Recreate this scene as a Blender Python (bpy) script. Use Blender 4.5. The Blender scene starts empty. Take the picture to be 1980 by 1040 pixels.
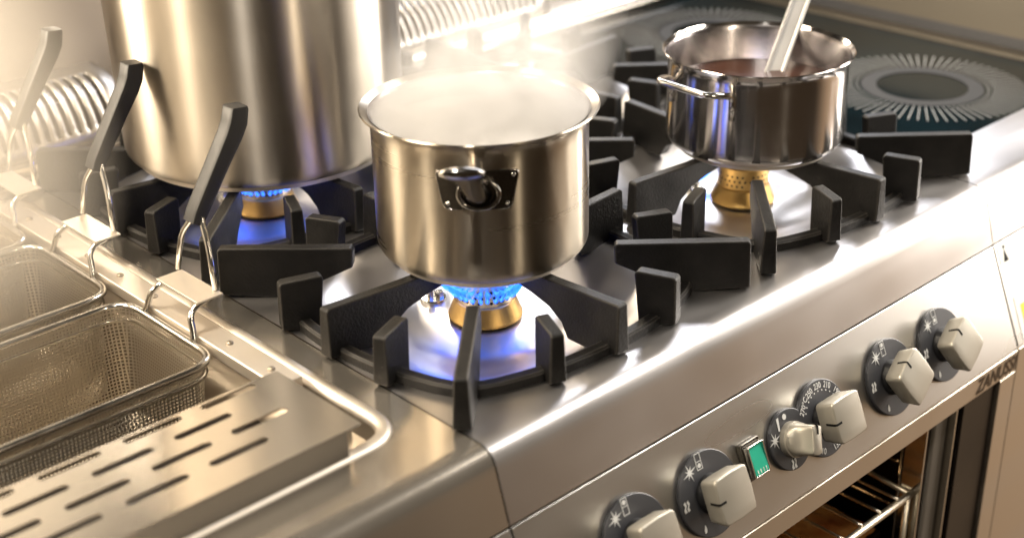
import bpy, bmesh, math, random
from mathutils import Matrix, Vector
from math import sin, cos, pi, radians, atan2, hypot, sqrt

random.seed(7)
S = bpy.context.scene
COL = S.collection

# ------------------------------------------------------------------ camera, world, lamps, exposure
cam_d = bpy.data.cameras.new("camera")
cam = bpy.data.objects.new("camera", cam_d)
COL.objects.link(cam)
Cp = Vector((-0.80696, -0.91404, 0.61710))
Rv = Vector((0.72821352, -0.68506278, -0.01985087))
Uv = Vector((0.31339584, 0.30709768, 0.89859561))
Fv = Vector((0.60949825, 0.66059065, -0.4383285))
M = Matrix((Rv, Uv, -Fv)).transposed().to_4x4()
M.translation = Cp
cam.matrix_world = M
cam_d.sensor_width = 36.0
cam_d.lens = 2716.67 / 1980 * 36
cam_d.clip_start = 0.02
cam_d.clip_end = 60
cam_d.dof.use_dof = True
cam_d.dof.focus_distance = 1.36
cam_d.dof.aperture_fstop = 3.1
S.camera = cam

S.view_settings.view_transform = 'Standard'
S.view_settings.look = 'None'
S.view_settings.exposure = 0.0
S.view_settings.gamma = 1.0
S.view_settings.use_curve_mapping = False
S.cycles.use_denoising = True
S.cycles.max_bounces = 8
S.cycles.glossy_bounces = 5
S.cycles.transparent_max_bounces = 24
S.cycles.volume_bounces = 2
S.cycles.sample_clamp_indirect = 6.0
S.cycles.blur_glossy = 0.5
S.cycles.caustics_reflective = False
S.cycles.caustics_refractive = False

world = bpy.data.worlds.new("World")
S.world = world
world.use_nodes = True
wn = world.node_tree.nodes
wl = world.node_tree.links
wn.clear()
wo = wn.new("ShaderNodeOutputWorld")
wb = wn.new("ShaderNodeBackground")
wt = wn.new("ShaderNodeTexCoord")
wm = wn.new("ShaderNodeMapping")
wm.inputs['Scale'].default_value = (1.6, 1.6, 0.7)
wz = wn.new("ShaderNodeTexNoise")
wz.inputs['Scale'].default_value = 2.3
wz.inputs['Detail'].default_value = 3
wr = wn.new("ShaderNodeValToRGB")
wr.color_ramp.elements[0].position = 0.36
wr.color_ramp.elements[0].color = (0.035, 0.024, 0.014, 1)
wr.color_ramp.elements[1].position = 0.70
wr.color_ramp.elements[1].color = (0.62, 0.50, 0.36, 1)
wl.new(wt.outputs['Generated'], wm.inputs['Vector'])
wl.new(wm.outputs['Vector'], wz.inputs['Vector'])
wl.new(wz.outputs['Fac'], wr.inputs['Fac'])
# the warm floor below the horizon, brighter out to the right
wx = wn.new("ShaderNodeSeparateXYZ")
wl.new(wt.outputs['Generated'], wx.inputs[0])
wf = wn.new("ShaderNodeMapRange")
wf.interpolation_type = 'SMOOTHSTEP'
wf.inputs['From Min'].default_value = 0.12
wf.inputs['From Max'].default_value = -0.10
wl.new(wx.outputs['Z'], wf.inputs['Value'])
wg = wn.new("ShaderNodeMapRange")
wg.interpolation_type = 'SMOOTHSTEP'
wg.inputs['From Min'].default_value = 0.40
wg.inputs['From Max'].default_value = 0.90
wg.inputs['To Min'].default_value = 0.07
wg.inputs['To Max'].default_value = 1.0
wl.new(wx.outputs['X'], wg.inputs['Value'])
wc = wn.new("ShaderNodeMix")
wc.data_type = 'RGBA'
wc.inputs['A'].default_value = (0.0, 0.0, 0.0, 1)
wc.inputs['B'].default_value = (3.4, 2.25, 1.35, 1)
wl.new(wg.outputs['Result'], wc.inputs['Factor'])
wk = wn.new("ShaderNodeMix")
wk.data_type = 'RGBA'
wl.new(wf.outputs['Result'], wk.inputs['Factor'])
wl.new(wr.outputs['Color'], wk.inputs['A'])
wl.new(wc.outputs['Result'], wk.inputs['B'])
wl.new(wk.outputs['Result'], wb.inputs['Color'])
wb.inputs['Strength'].default_value = 0.20
wl.new(wb.outputs['Background'], wo.inputs['Surface'])


def area(name, loc, target, sx, sy, power, col, spread=180):
    d = bpy.data.lights.new(name, 'AREA')
    d.shape = 'RECTANGLE'
    d.size = sx
    d.size_y = sy
    d.energy = power
    d.color = col
    d.spread = radians(spread)
    o = bpy.data.objects.new(name, d)
    COL.objects.link(o)
    o.location = loc
    o.rotation_euler = (Vector(target) - Vector(loc)).to_track_quat('-Z', 'Y').to_euler()
    return o


WARM = (1.0, 0.85, 0.65)
NEUT = (1.0, 0.93, 0.84)
COOL = (0.90, 0.92, 1.0)
# warm lamp left behind the fryer, white lamp right, white lamp behind right, key from above
area("lamp_warm_left", (-1.50, 1.75, 0.50), (-0.1, 0.2, 0.1), 0.6, 1.6, 290, WARM)
area("lamp_warm_back", (1.40, 2.5, 1.38), (-0.1, 0.0, 0.0), 0.9, 0.6, 75, WARM)
area("lamp_warm_side", (-2.0, 0.42, 1.35), (-0.1, 0.3, 0.1), 0.30, 0.6, 34, WARM)
area("fill_warm_above", (-0.75, 0.75, 1.9), (-0.40, 0.25, 0.0), 0.6, 0.6, 64, WARM)  # added fill without a known source, brightens baskets and rail
area("lamp_white_right", (2.20, -0.95, 0.40), (0.3, -0.1, 0.0), 1.0, 1.3, 35, NEUT)
area("lamp_white_top", (1.7, -0.45, 1.6), (0.3, -0.1, 0.0), 0.9, 0.6, 58, NEUT)
area("lamp_white_back", (2.45, 1.6, 1.75), (0.3, -0.2, 0.0), 1.4, 0.8, 64, COOL)
area("fill_strip_right", (2.1, -0.45, 0.45), (0.1, 0.0, 0.1), 0.20, 1.5, 40, NEUT)  # extra narrow light, added to strengthen the right streak on the pots
area("lamp_thin_side", (-0.15, -1.9, 0.9), (0.1, 0.0, 0.1), 0.07, 0.8, 9, WARM)
area("lamp_key", (-1.15, -0.85, 1.9), (0.3, -0.15, 0.0), 0.08, 0.08, 20, NEUT)


# ------------------------------------------------------------------ materials
def mat(name, base=(0.5, 0.5, 0.5), metal=0.0, rough=0.5, **kw):
    m = bpy.data.materials.new(name)
    m.use_nodes = True
    b = m.node_tree.nodes['Principled BSDF']
    b.inputs['Base Color'].default_value = (*base, 1)
    b.inputs['Metallic'].default_value = metal
    b.inputs['Roughness'].default_value = rough
    for k, v in kw.items():
        b.inputs[k].default_value = v
    return m


def surface(m, rough=None, rscale=(6, 6, 6), bump=0.0, bscale=(200, 200, 200), bdist=0.0004, tint=None, tscale=(4, 4, 4), detail=2):
    """procedural roughness variation, fine bump and a second tone of the base colour"""
    nt = m.node_tree
    b = nt.nodes['Principled BSDF']
    tc = nt.nodes.new("ShaderNodeTexCoord")

    def noise(sc, det):
        mp = nt.nodes.new("ShaderNodeMapping")
        mp.inputs['Scale'].default_value = sc
        nt.links.new(tc.outputs['Object'], mp.inputs['Vector'])
        n = nt.nodes.new("ShaderNodeTexNoise")
        n.inputs['Scale'].default_value = 1.0
        n.inputs['Detail'].default_value = det
        nt.links.new(mp.outputs['Vector'], n.inputs['Vector'])
        return n
    if rough:
        n = noise(rscale, detail)
        mr = nt.nodes.new("ShaderNodeMapRange")
        mr.inputs['From Min'].default_value = 0.15
        mr.inputs['From Max'].default_value = 0.85
        mr.inputs['To Min'].default_value = rough[0]
        mr.inputs['To Max'].default_value = rough[1]
        nt.links.new(n.outputs['Fac'], mr.inputs['Value'])
        nt.links.new(mr.outputs['Result'], b.inputs['Roughness'])
    if tint:
        n = noise(tscale, detail)
        cr = nt.nodes.new("ShaderNodeValToRGB")
        cr.color_ramp.elements[0].position = 0.2
        cr.color_ramp.elements[1].position = 0.8
        cr.color_ramp.elements[0].color = (*tint[0], 1)
        cr.color_ramp.elements[1].color = (*tint[1], 1)
        nt.links.new(n.outputs['Fac'], cr.inputs['Fac'])
        nt.links.new(cr.outputs['Color'], b.inputs['Base Color'])
    if bump:
        n = noise(bscale, 3)
        bp = nt.nodes.new("ShaderNodeBump")
        bp.inputs['Strength'].default_value = bump
        bp.inputs['Distance'].default_value = bdist
        nt.links.new(n.outputs['Fac'], bp.inputs['Height'])
        nt.links.new(bp.outputs['Normal'], b.inputs['Normal'])
    return m


def aniso(m, amount, rot=0.25):
    nt = m.node_tree
    b = nt.nodes['Principled BSDF']
    t = nt.nodes.new("ShaderNodeTangent")
    t.direction_type = 'RADIAL'
    t.axis = 'Z'
    nt.links.new(t.outputs['Tangent'], b.inputs['Tangent'])
    b.inputs['Anisotropic'].default_value = amount
    b.inputs['Anisotropic Rotation'].default_value = rot
    return m


MT = {}
MT['hob'] = surface(mat('brushed_worktop_steel', (0.60, 0.58, 0.56), 1, 0.27), (0.24, 0.42), (5, 22, 5), 0, (1, 1, 1), 0, ((0.47, 0.45, 0.44), (0.60, 0.58, 0.57)), (9, 14, 9))
MT['panel'] = surface(mat('brushed_panel_steel', (0.58, 0.565, 0.54), 1, 0.3), (0.24, 0.36), (4, 16, 16))
MT['band'] = surface(mat('matt_band_steel', (0.62, 0.56, 0.48), 1, 0.42), (0.36, 0.48), (4, 16, 16))
MT['pot'] = aniso(surface(mat('brushed_pot_steel', (0.40, 0.35, 0.28), 1, 0.28), (0.26, 0.30), (3, 3, 60), 0, (1, 1, 1), 0), 1.0)
MT['stock'] = aniso(surface(mat('worn_stockpot_steel', (0.60, 0.56, 0.50), 1, 0.34), (0.30, 0.37), (7, 7, 20), 0, (1, 1, 1), 0, ((0.44, 0.39, 0.32), (0.54, 0.49, 0.42)), (9, 9, 3)), 1.0)
MT['shiny'] = aniso(surface(mat('polished_pot_steel', (0.66, 0.63, 0.61), 1, 0.16), (0.13, 0.17), (3, 3, 60), 0, (1, 1, 1), 0), 0.95)
MT['inside'] = surface(mat('pot_inside_steel', (0.44, 0.41, 0.41), 1, 0.24), (0.18, 0.28), (4, 4, 40))
MT['wire'] = surface(mat('polished_wire_steel', (0.70, 0.68, 0.64), 1, 0.15), (0.1, 0.22), (30, 30, 30))
MT['fryer'] = surface(mat('satin_fryer_steel', (0.64, 0.59, 0.52), 0.93, 0.3), (0.14, 0.28), (6, 6, 6))
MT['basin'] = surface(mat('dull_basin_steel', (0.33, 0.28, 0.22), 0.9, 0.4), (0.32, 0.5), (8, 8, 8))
MT['iron'] = surface(mat('matt_black_cast_iron', (0.017, 0.016, 0.016), 0, 0.5, **{'Specular IOR Level': 0.26}), (0.44, 0.60), (40, 40, 40), 0.55, (420, 420, 420), 0.0010, ((0.004, 0.0037, 0.0035), (0.011, 0.010, 0.009)), (60, 60, 60))
MT['rail'] = surface(mat('pale_satin_rail', (0.80, 0.74, 0.66), 1, 0.45), (0.40, 0.52), (8, 8, 8))
MT['rack'] = surface(mat('chromed_rack_wire', (0.75, 0.68, 0.55), 1, 0.34), (0.28, 0.42), (30, 30, 30))
MT['brass'] = surface(mat('cast_brass', (0.50, 0.32, 0.11), 1, 0.42), (0.36, 0.5), (60, 60, 60), 0.35, (500, 500, 500), 0.0004)
MT['crown'] = surface(mat('flame_lit_crown', (0.62, 0.55, 0.45), 1, 0.34), (0.28, 0.42), (60, 60, 60))  # silvery tone stands in for flame light on the brass crown
MT['dark'] = mat('hole_and_seam_black', (0.006, 0.005, 0.004), 0, 0.7)
MT['black'] = surface(mat('black_handle_plastic', (0.014, 0.013, 0.012), 0, 0.5), (0.44, 0.56), (60, 60, 60), 0.2, (300, 300, 300), 0.0004)
MT['dial'] = surface(mat('charcoal_dial', (0.055, 0.056, 0.062), 0.2, 0.4), (0.34, 0.46), (30, 30, 30))
MT['shaft'] = mat('black_knob_shaft', (0.012, 0.012, 0.013), 0, 0.35)
MT['knob'] = surface(mat('champagne_knob_paint', (0.40, 0.375, 0.32), 0.55, 0.38), (0.33, 0.44), (30, 30, 30), 0.1, (900, 900, 900), 0.0002)
MT['print'] = mat('white_print', (0.62, 0.62, 0.60), 0, 0.7, **{'Specular IOR Level': 0.1})
MT['logo'] = mat('brown_logo_print', (0.085, 0.055, 0.033), 0, 0.7, **{'Specular IOR Level': 0.05})
MT['pointer'] = mat('black_pointer_inlay', (0.008, 0.008, 0.008), 0, 0.6, **{'Specular IOR Level': 0.1})
MT['green'] = mat('green_switch_lens', (0.03, 0.34, 0.22), 0, 0.18, **{'Coat Weight': 0.6, 'Emission Color': (0.02, 0.6, 0.38, 1), 'Emission Strength': 0.12})
MT['clear'] = mat('clear_switch_cover', (0.9, 1.0, 0.97), 0, 0.05, **{'Transmission Weight': 1.0, 'IOR': 1.3})
MT['glass'] = surface(mat('black_ceramic_glass', (0.006, 0.010, 0.013), 0, 0.07, **{'IOR': 1.38, 'Specular IOR Level': 0.10}), (0.05, 0.16), (7, 7, 7), 0, (1, 1, 1), 0, ((0.002, 0.0028, 0.0032), (0.004, 0.010, 0.013)), (5, 5, 5))
MT['zone'] = mat('grey_zone_print', (0.25, 0.25, 0.245), 0, 0.6, **{'Specular IOR Level': 0.05})
MT['zoneband'] = mat('dim_zone_print', (0.035, 0.035, 0.035), 0, 0.6, **{'Specular IOR Level': 0.05})
MT['wall'] = surface(mat('beige_wall_paint', (0.30, 0.25, 0.20), 0, 0.6), (0.5, 0.7), (5, 5, 5))
MT['back'] = surface(mat('rear_ledge_steel', (0.34, 0.31, 0.275), 1, 0.24), (0.20, 0.30), (5, 20, 20))
MT['side'] = surface(mat('bronze_side_steel', (0.15, 0.136, 0.115), 1, 0.55), (0.48, 0.62), (12, 3, 3))
MT['vent'] = surface(mat('flue_grille_steel', (0.44, 0.42, 0.40), 1, 0.36), (0.3, 0.45), (8, 8, 8))
MT['enamel'] = surface(mat('dark_oven_enamel', (0.007, 0.005, 0.004), 0, 0.3, **{'Specular IOR Level': 0.25}), (0.22, 0.4), (12, 12, 12))
MT['gasket'] = surface(mat('grey_door_gasket', (0.16, 0.14, 0.115), 0, 0.65), (0.55, 0.75), (60, 60, 10), 0.5, (200, 200, 60), 0.001)
MT['sticker'] = mat('white_sticker', (0.80, 0.79, 0.74), 0, 0.5)
MT['yellow'] = mat('yellow_sticker', (0.80, 0.68, 0.04), 0, 0.5)
MT['sauce'] = surface(mat('brown_chocolate_sauce', (0.10, 0.042, 0.028), 0, 0.22, **{'Coat Weight': 0.3}), (0.12, 0.3), (20, 20, 20), 0.4, (18, 18, 18), 0.004, ((0.03, 0.010, 0.006), (0.075, 0.032, 0.020)), (16, 16, 16))
MT['broth'] = surface(mat('milky_broth', (0.62, 0.62, 0.55), 0, 0.2), (0.12, 0.3), (20, 20, 20), 0.6, (45, 45, 45), 0.003)
MT['food'] = surface(mat('baked_cheese_crust', (0.45, 0.16, 0.04), 0, 0.5), (0.3, 0.6), (30, 30, 30), 0.8, (50, 50, 50), 0.006, ((0.30, 0.07, 0.015), (0.62, 0.33, 0.10)), (28, 28, 28))
MT['ladle'] = surface(mat('pale_satin_ladle', (0.80, 0.79, 0.77), 0.75, 0.36), (0.3, 0.42), (10, 10, 40))
MT['handle'] = surface(mat('dark_polished_handle', (0.36, 0.34, 0.32), 1, 0.13), (0.1, 0.18), (30, 30, 30))
MT['plateblk'] = surface(mat('dark_polished_bracket', (0.13, 0.12, 0.105), 1, 0.2), (0.16, 0.28), (30, 30, 30))


def worn_edges(m, radius, edge):
    nt = m.node_tree
    bs = nt.nodes['Principled BSDF']
    src = bs.inputs['Base Color'].links[0].from_socket
    bv = nt.nodes.new("ShaderNodeBevel")
    bv.samples = 4
    bv.inputs['Radius'].default_value = radius
    ge = nt.nodes.new("ShaderNodeNewGeometry")
    dt = nt.nodes.new("ShaderNodeVectorMath")
    dt.operation = 'DOT_PRODUCT'
    nt.links.new(bv.outputs[0], dt.inputs[0])
    nt.links.new(ge.outputs['Normal'], dt.inputs[1])
    mr = nt.nodes.new("ShaderNodeMapRange")
    mr.inputs['From Min'].default_value = 0.985
    mr.inputs['From Max'].default_value = 0.80
    nt.links.new(dt.outputs['Value'], mr.inputs['Value'])
    mx = nt.nodes.new("ShaderNodeMix")
    mx.data_type = 'RGBA'
    nt.links.new(mr.outputs['Result'], mx.inputs['Factor'])
    nt.links.new(src, mx.inputs['A'])
    mx.inputs['B'].default_value = (*edge, 1)
    nt.links.new(mx.outputs['Result'], bs.inputs['Base Color'])


worn_edges(MT['iron'], 0.0026, (0.14, 0.125, 0.11))


def specks(m, scale, size, pick):
    """sparse dry crumbs and drops left on the metal"""
    nt = m.node_tree
    bs = nt.nodes['Principled BSDF']
    tc = nt.nodes.new("ShaderNodeTexCoord")
    vo = nt.nodes.new("ShaderNodeTexVoronoi")
    vo.inputs['Scale'].default_value = scale
    nt.links.new(tc.outputs['Object'], vo.inputs['Vector'])
    sp_ = nt.nodes.new("ShaderNodeSeparateColor")
    nt.links.new(vo.outputs['Color'], sp_.inputs[0])
    sz = nt.nodes.new("ShaderNodeMath"); sz.operation = 'MULTIPLY'; sz.inputs[1].default_value = size
    nt.links.new(sp_.outputs[1], sz.inputs[0])
    lt = nt.nodes.new("ShaderNodeMath"); lt.operation = 'LESS_THAN'
    nt.links.new(vo.outputs['Distance'], lt.inputs[0]); nt.links.new(sz.outputs[0], lt.inputs[1])
    gt = nt.nodes.new("ShaderNodeMath"); gt.operation = 'GREATER_THAN'; gt.inputs[1].default_value = pick
    nt.links.new(sp_.outputs[0], gt.inputs[0])
    mu = nt.nodes.new("ShaderNodeMath"); mu.operation = 'MULTIPLY'
    nt.links.new(lt.outputs[0], mu.inputs[0]); nt.links.new(gt.outputs[0], mu.inputs[1])
    iv = nt.nodes.new("ShaderNodeMath"); iv.operation = 'MULTIPLY_ADD'; iv.inputs[1].default_value = -0.97; iv.inputs[2].default_value = 0.97
    nt.links.new(mu.outputs[0], iv.inputs[0])
    nt.links.new(iv.outputs[0], bs.inputs['Metallic'])


specks(MT['hob'], 42, 0.055, 0.62)
specks(MT['panel'], 60, 0.05, 0.72)


def mesh_weave():
    m = mat('fine_basket_mesh', (0.52, 0.46, 0.37), 0.85, 0.4)
    nt = m.node_tree
    b = nt.nodes['Principled BSDF']
    tc = nt.nodes.new("ShaderNodeTexCoord")
    sx = nt.nodes.new("ShaderNodeSeparateXYZ")
    nt.links.new(tc.outputs['Object'], sx.inputs[0])
    outs = []
    for ax in ('X', 'Y', 'Z'):
        mu = nt.nodes.new("ShaderNodeMath"); mu.operation = 'MULTIPLY'; mu.inputs[1].default_value = 2 * pi / 0.0036
        si = nt.nodes.new("ShaderNodeMath"); si.operation = 'SINE'
        nt.links.new(sx.outputs[ax], mu.inputs[0]); nt.links.new(mu.outputs[0], si.inputs[0])
        sn = nt.nodes.new("ShaderNodeSeparateXYZ")
        nt.links.new(tc.outputs['Normal'], sn.inputs[0])
        ab = nt.nodes.new("ShaderNodeMath"); ab.operation = 'ABSOLUTE'
        nt.links.new(sn.outputs[ax], ab.inputs[0])
        gn = nt.nodes.new("ShaderNodeMath"); gn.operation = 'GREATER_THAN'; gn.inputs[1].default_value = 0.72
        nt.links.new(ab.outputs[0], gn.inputs[0])
        su = nt.nodes.new("ShaderNodeMath"); su.operation = 'MULTIPLY_ADD'; su.inputs[1].default_value = -4.0
        nt.links.new(gn.outputs[0], su.inputs[0]); nt.links.new(si.outputs[0], su.inputs[2])
        outs.append(su)
    a1 = nt.nodes.new("ShaderNodeMath"); a1.operation = 'MAXIMUM'
    a2 = nt.nodes.new("ShaderNodeMath"); a2.operation = 'MAXIMUM'
    nt.links.new(outs[0].outputs[0], a1.inputs[0]); nt.links.new(outs[1].outputs[0], a1.inputs[1])
    nt.links.new(a1.outputs[0], a2.inputs[0]); nt.links.new(outs[2].outputs[0], a2.inputs[1])
    gt = nt.nodes.new("ShaderNodeMath"); gt.operation = 'GREATER_THAN'; gt.inputs[1].default_value = 0.25
    nt.links.new(a2.outputs[0], gt.inputs[0])
    nt.links.new(gt.outputs[0], b.inputs['Alpha'])
    return m


MT['weave'] = mesh_weave()


def flame_mat(name, c0, c1, s):
    m = bpy.data.materials.new(name)
    m.use_nodes = True
    nt = m.node_tree
    nt.nodes.clear()
    o = nt.nodes.new("ShaderNodeOutputMaterial")
    add = nt.nodes.new("ShaderNodeAddShader")
    tr = nt.nodes.new("ShaderNodeBsdfTransparent")
    em = nt.nodes.new("ShaderNodeEmission")
    lw = nt.nodes.new("ShaderNodeLayerWeight")
    lw.inputs['Blend'].default_value = 0.35
    mx = nt.nodes.new("ShaderNodeMix")
    mx.data_type = 'RGBA'
    mx.inputs['A'].default_value = (*c0, 1)
    mx.inputs['B'].default_value = (*c1, 1)
    nt.links.new(lw.outputs['Facing'], mx.inputs['Factor'])
    nt.links.new(mx.outputs['Result'], em.inputs['Color'])
    em.inputs['Strength'].default_value = s
    tr.inputs['Color'].default_value = (0.42, 0.60, 0.97, 1)
    nt.links.new(tr.outputs[0], add.inputs[0])
    nt.links.new(em.outputs[0], add.inputs[1])
    nt.links.new(add.outputs[0], o.inputs['Surface'])
    return m


MT['flame'] = flame_mat('blue_gas_flame', (0.05, 0.24, 0.95), (0.03, 0.10, 0.75), 0.85)
MT['flamecore'] = flame_mat('pale_flame_core', (0.22, 0.55, 1.0), (0.08, 0.30, 0.9), 0.9)


# ------------------------------------------------------------------ building helpers
def link_mesh(name, verts, faces, m, parent=None, smooth=False, bevel=0, seg=2, auto=None):
    me = bpy.data.meshes.new(name)
    me.from_pydata([tuple(v) for v in verts], [], faces)
    bm = bmesh.new()
    bm.from_mesh(me)
    bmesh.ops.remove_doubles(bm, verts=bm.verts, dist=1e-6)
    bmesh.ops.recalc_face_normals(bm, faces=bm.faces)
    bm.to_mesh(me)
    bm.free()
    if smooth:
        me.polygons.foreach_set('use_smooth', [True] * len(me.polygons))
    me.materials.append(m)
    o = bpy.data.objects.new(name, me)
    COL.objects.link(o)
    if bevel:
        b = o.modifiers.new('bevel', 'BEVEL')
        b.width = bevel
        b.segments = seg
        b.limit_method = 'ANGLE'
        b.angle_limit = radians(35)
        me.polygons.foreach_set('use_smooth', [True] * len(me.polygons))
        b.harden_normals = True
    if auto:
        me.polygons.foreach_set('use_smooth', [True] * len(me.polygons))
        es = set()
        me.set_sharp_from_angle(angle=radians(auto))
    if parent is not None:
        adopt(o, parent)
    return o


def world_of(o):
    m = o.matrix_parent_inverse @ o.matrix_basis if o.parent else o.matrix_basis
    return world_of(o.parent) @ m if o.parent else m.copy()


def adopt(o, parent):
    o.parent = parent
    o.matrix_parent_inverse = world_of(parent).inverted()
    return o


def tag(o, label=None, cat=None, group=None, kind=None):
    if label: o['label'] = label
    if cat: o['category'] = cat
    if group: o['group'] = group
    if kind: o['kind'] = kind
    return o


def thing(name, loc, label, cat, group=None):
    o = bpy.data.objects.new(name, None)
    o.empty_display_size = 0.02
    COL.objects.link(o)
    o.location = loc
    return tag(o, label, cat, group)


def dup(root, loc, label):
    def rec(o, par):
        c = o.copy()
        COL.objects.link(c)
        if par is not None:
            c.parent = par
            c.matrix_parent_inverse = o.matrix_parent_inverse
        for ch in list(o.children):
            rec(ch, c)
        return c
    r = rec(root, None)
    r.location = loc
    r['label'] = label
    return r


class MB:
    def __init__(s):
        s.v = []
        s.f = []

    def add(s, vs, fs):
        n = len(s.v)
        s.v += [Vector(v) for v in vs]
        s.f += [tuple(i + n for i in f) for f in fs]
        return s

    def box(s, lo, hi, fn=None):
        x0, y0, z0 = lo
        x1, y1, z1 = hi
        vs = [(x0, y0, z0), (x1, y0, z0), (x1, y1, z0), (x0, y1, z0), (x0, y0, z1), (x1, y0, z1), (x1, y1, z1), (x0, y1, z1)]
        if fn:
            vs = [fn(*v) for v in vs]
        return s.add(vs, [(0, 3, 2, 1), (4, 5, 6, 7), (0, 1, 5, 4), (1, 2, 6, 5), (2, 3, 7, 6), (3, 0, 4, 7)])

    def lathe(s, prof, c=(0, 0), n=64, a0=0):
        m = len(prof)
        vs = []
        for k in range(n):
            a = a0 + 2 * pi * k / n
            for r, z in prof:
                vs.append((c[0] + r * cos(a), c[1] + r * sin(a), z))
        fs = []
        for k in range(n):
            k2 = (k + 1) % n
            for j in range(m - 1):
                fs.append((k * m + j, k2 * m + j, k2 * m + j + 1, k * m + j + 1))
        return s.add(vs, fs)

    def disc(s, c, r, z, n=48):
        return s.add([(c[0] + r * cos(2 * pi * k / n), c[1] + r * sin(2 * pi * k / n), z) for k in range(n)], [tuple(range(n))])

    def tube(s, path, r, n=10, closed=False, flat=None):
        P = [Vector(p) for p in path]
        N = len(P)
        vs = []
        fs = []
        prevx = None
        for i in range(N):
            if closed:
                t = P[(i + 1) % N] - P[i - 1]
            else:
                t = P[min(i + 1, N - 1)] - P[max(i - 1, 0)]
            t.normalize()
            if prevx is None:
                up = Vector((0, 0, 1)) if abs(t.z) < 0.9 else Vector((1, 0, 0))
                x = t.cross(up).normalized()
            else:
                x = (prevx - t * prevx.dot(t))
                x.normalize()
            y = t.cross(x)
            prevx = x
            rr = r[i] if isinstance(r, (list, tuple)) else r
            for k in range(n):
                a = 2 * pi * k / n
                vs.append(P[i] + x * rr * cos(a) + y * rr * sin(a))
        M_ = N if closed else N - 1
        for i in range(M_):
            j = (i + 1) % N
            for k in range(n):
                k2 = (k + 1) % n
                fs.append((i * n + k, i * n + k2, j * n + k2, j * n + k))
        if not closed:
            fs.append(tuple(range(n))[::-1])
            fs.append(tuple((N - 1) * n + k for k in range(n)))
        return s.add(vs, fs)

    def prism(s, outline, fn, a, b):
        """outline: 2-D points; fn(u,v,w) -> 3-D; extruded from w=a to w=b (a, b may be functions of (u, v))"""
        n = len(outline)
        A = [fn(u, v, a(u, v) if callable(a) else a) for u, v in outline]
        B = [fn(u, v, b(u, v) if callable(b) else b) for u, v in outline]
        fs = [tuple(range(n))[::-1], tuple(range(n, 2 * n))]
        for k in range(n):
            k2 = (k + 1) % n
            fs.append((k, k2, n + k2, n + k))
        return s.add(A + B, fs)

    def obj(s, name, m, parent=None, **kw):
        return link_mesh(name, s.v, s.f, m, parent, **kw)


def fillet(pts, r, n=6, closed=True):
    """round the corners of a polyline of 2-D or 3-D points"""
    P = [Vector(p) for p in pts]
    out = []
    N = len(P)
    for i in range(N):
        if not closed and i in (0, N - 1):
            out.append(P[i])
            continue
        a, b, c = P[i - 1], P[i], P[(i + 1) % N]
        d1 = (a - b)
        d2 = (c - b)
        rr = min(r, d1.length * 0.49, d2.length * 0.49)
        p0 = b + d1.normalized() * rr
        p1 = b + d2.normalized() * rr
        for k in range(n + 1):
            t = k / n
            out.append(p0 * (1 - t) ** 2 + b * 2 * t * (1 - t) + p1 * t * t)
    return out


def sheet(name, outline, holes, z0, z1, m, parent, bevel=0.0):
    """flat sheet in XY with holes cut right through, from z0 up to z1"""
    cu = bpy.data.curves.new('tmp', 'CURVE')
    cu.dimensions = '2D'
    cu.fill_mode = 'BOTH'
    cu.extrude = (z1 - z0) / 2 - bevel
    if bevel:
        cu.bevel_depth = bevel
        cu.bevel_resolution = 1
        cu.offset = -bevel
    for pts in [outline] + holes:
        sp = cu.splines.new('POLY')
        sp.points.add(len(pts) - 1)
        for i, p in enumerate(pts):
            sp.points[i].co = (p[0], p[1], 0, 1)
        sp.use_cyclic_u = True
    o = bpy.data.objects.new('tmp', cu)
    COL.objects.link(o)
    dg = bpy.context.evaluated_depsgraph_get()
    me = bpy.data.meshes.new_from_object(o.evaluated_get(dg))
    bpy.data.objects.remove(o)
    bpy.data.curves.remove(cu)
    me.name = name
    for v in me.vertices:
        v.co.z += (z0 + z1) / 2
    me.materials.clear()
    me.materials.append(m)
    me.polygons.foreach_set('use_smooth', [False] * len(me.polygons))
    ob = bpy.data.objects.new(name, me)
    COL.objects.link(ob)
    if parent is not None:
        adopt(ob, parent)
    return ob


def text(body, size, fn, m, name, parent, rot=0.0, sx=1.0, shear=0.0, bold=0.0, align='CENTER', lift=0.0006):
    """text turned into a mesh; fn(u, v, w) maps its plane to the world"""
    cu = bpy.data.curves.new('tmp', 'FONT')
    cu.body = body
    cu.size = size
    cu.align_x = align
    cu.align_y = 'CENTER'
    cu.shear = shear
    cu.offset = bold
    cu.resolution_u = 4
    o = bpy.data.objects.new('tmp', cu)
    COL.objects.link(o)
    dg = bpy.context.evaluated_depsgraph_get()
    me = bpy.data.meshes.new_from_object(o.evaluated_get(dg))
    bpy.data.objects.remove(o)
    bpy.data.curves.remove(cu)
    vs = []
    for v in me.vertices:
        x, y = v.co.x * sx, v.co.y
        vs.append((x * cos(rot) - y * sin(rot), x * sin(rot) + y * cos(rot)))
    fs = [tuple(p.vertices) for p in me.polygons]
    bpy.data.meshes.remove(me)
    return [Vector(fn(u, v, lift)) for u, v in vs], fs


# ------------------------------------------------------------------ geometry constants (metres; burner 1 at the origin, hob top z = 0)
SX, SY = 0.40, 0.376
XL, XR = -0.1835, 0.5635
YB = 0.555
BURN = [(0, 0), (SX, 0), (0, SY), (SX, SY)]
H = 0.051
FRONT = [(-0.190, 0.0), (-0.198, -0.0004), (-0.2035, -0.0016), (-0.208, -0.004), (-0.2118, -0.0080), (-0.2145, -0.0135), (-0.2165, -0.020),
         (-0.2195, -0.030), (-0.2225, -0.0395), (-0.2263, -0.0530), (-0.2297, -0.0638)]
P0 = Vector((0, -0.2300, -0.0660))
PV = Vector((0, -0.388057, -0.92163538))
PN = Vector((0, -0.92163538, 0.388057))


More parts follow.
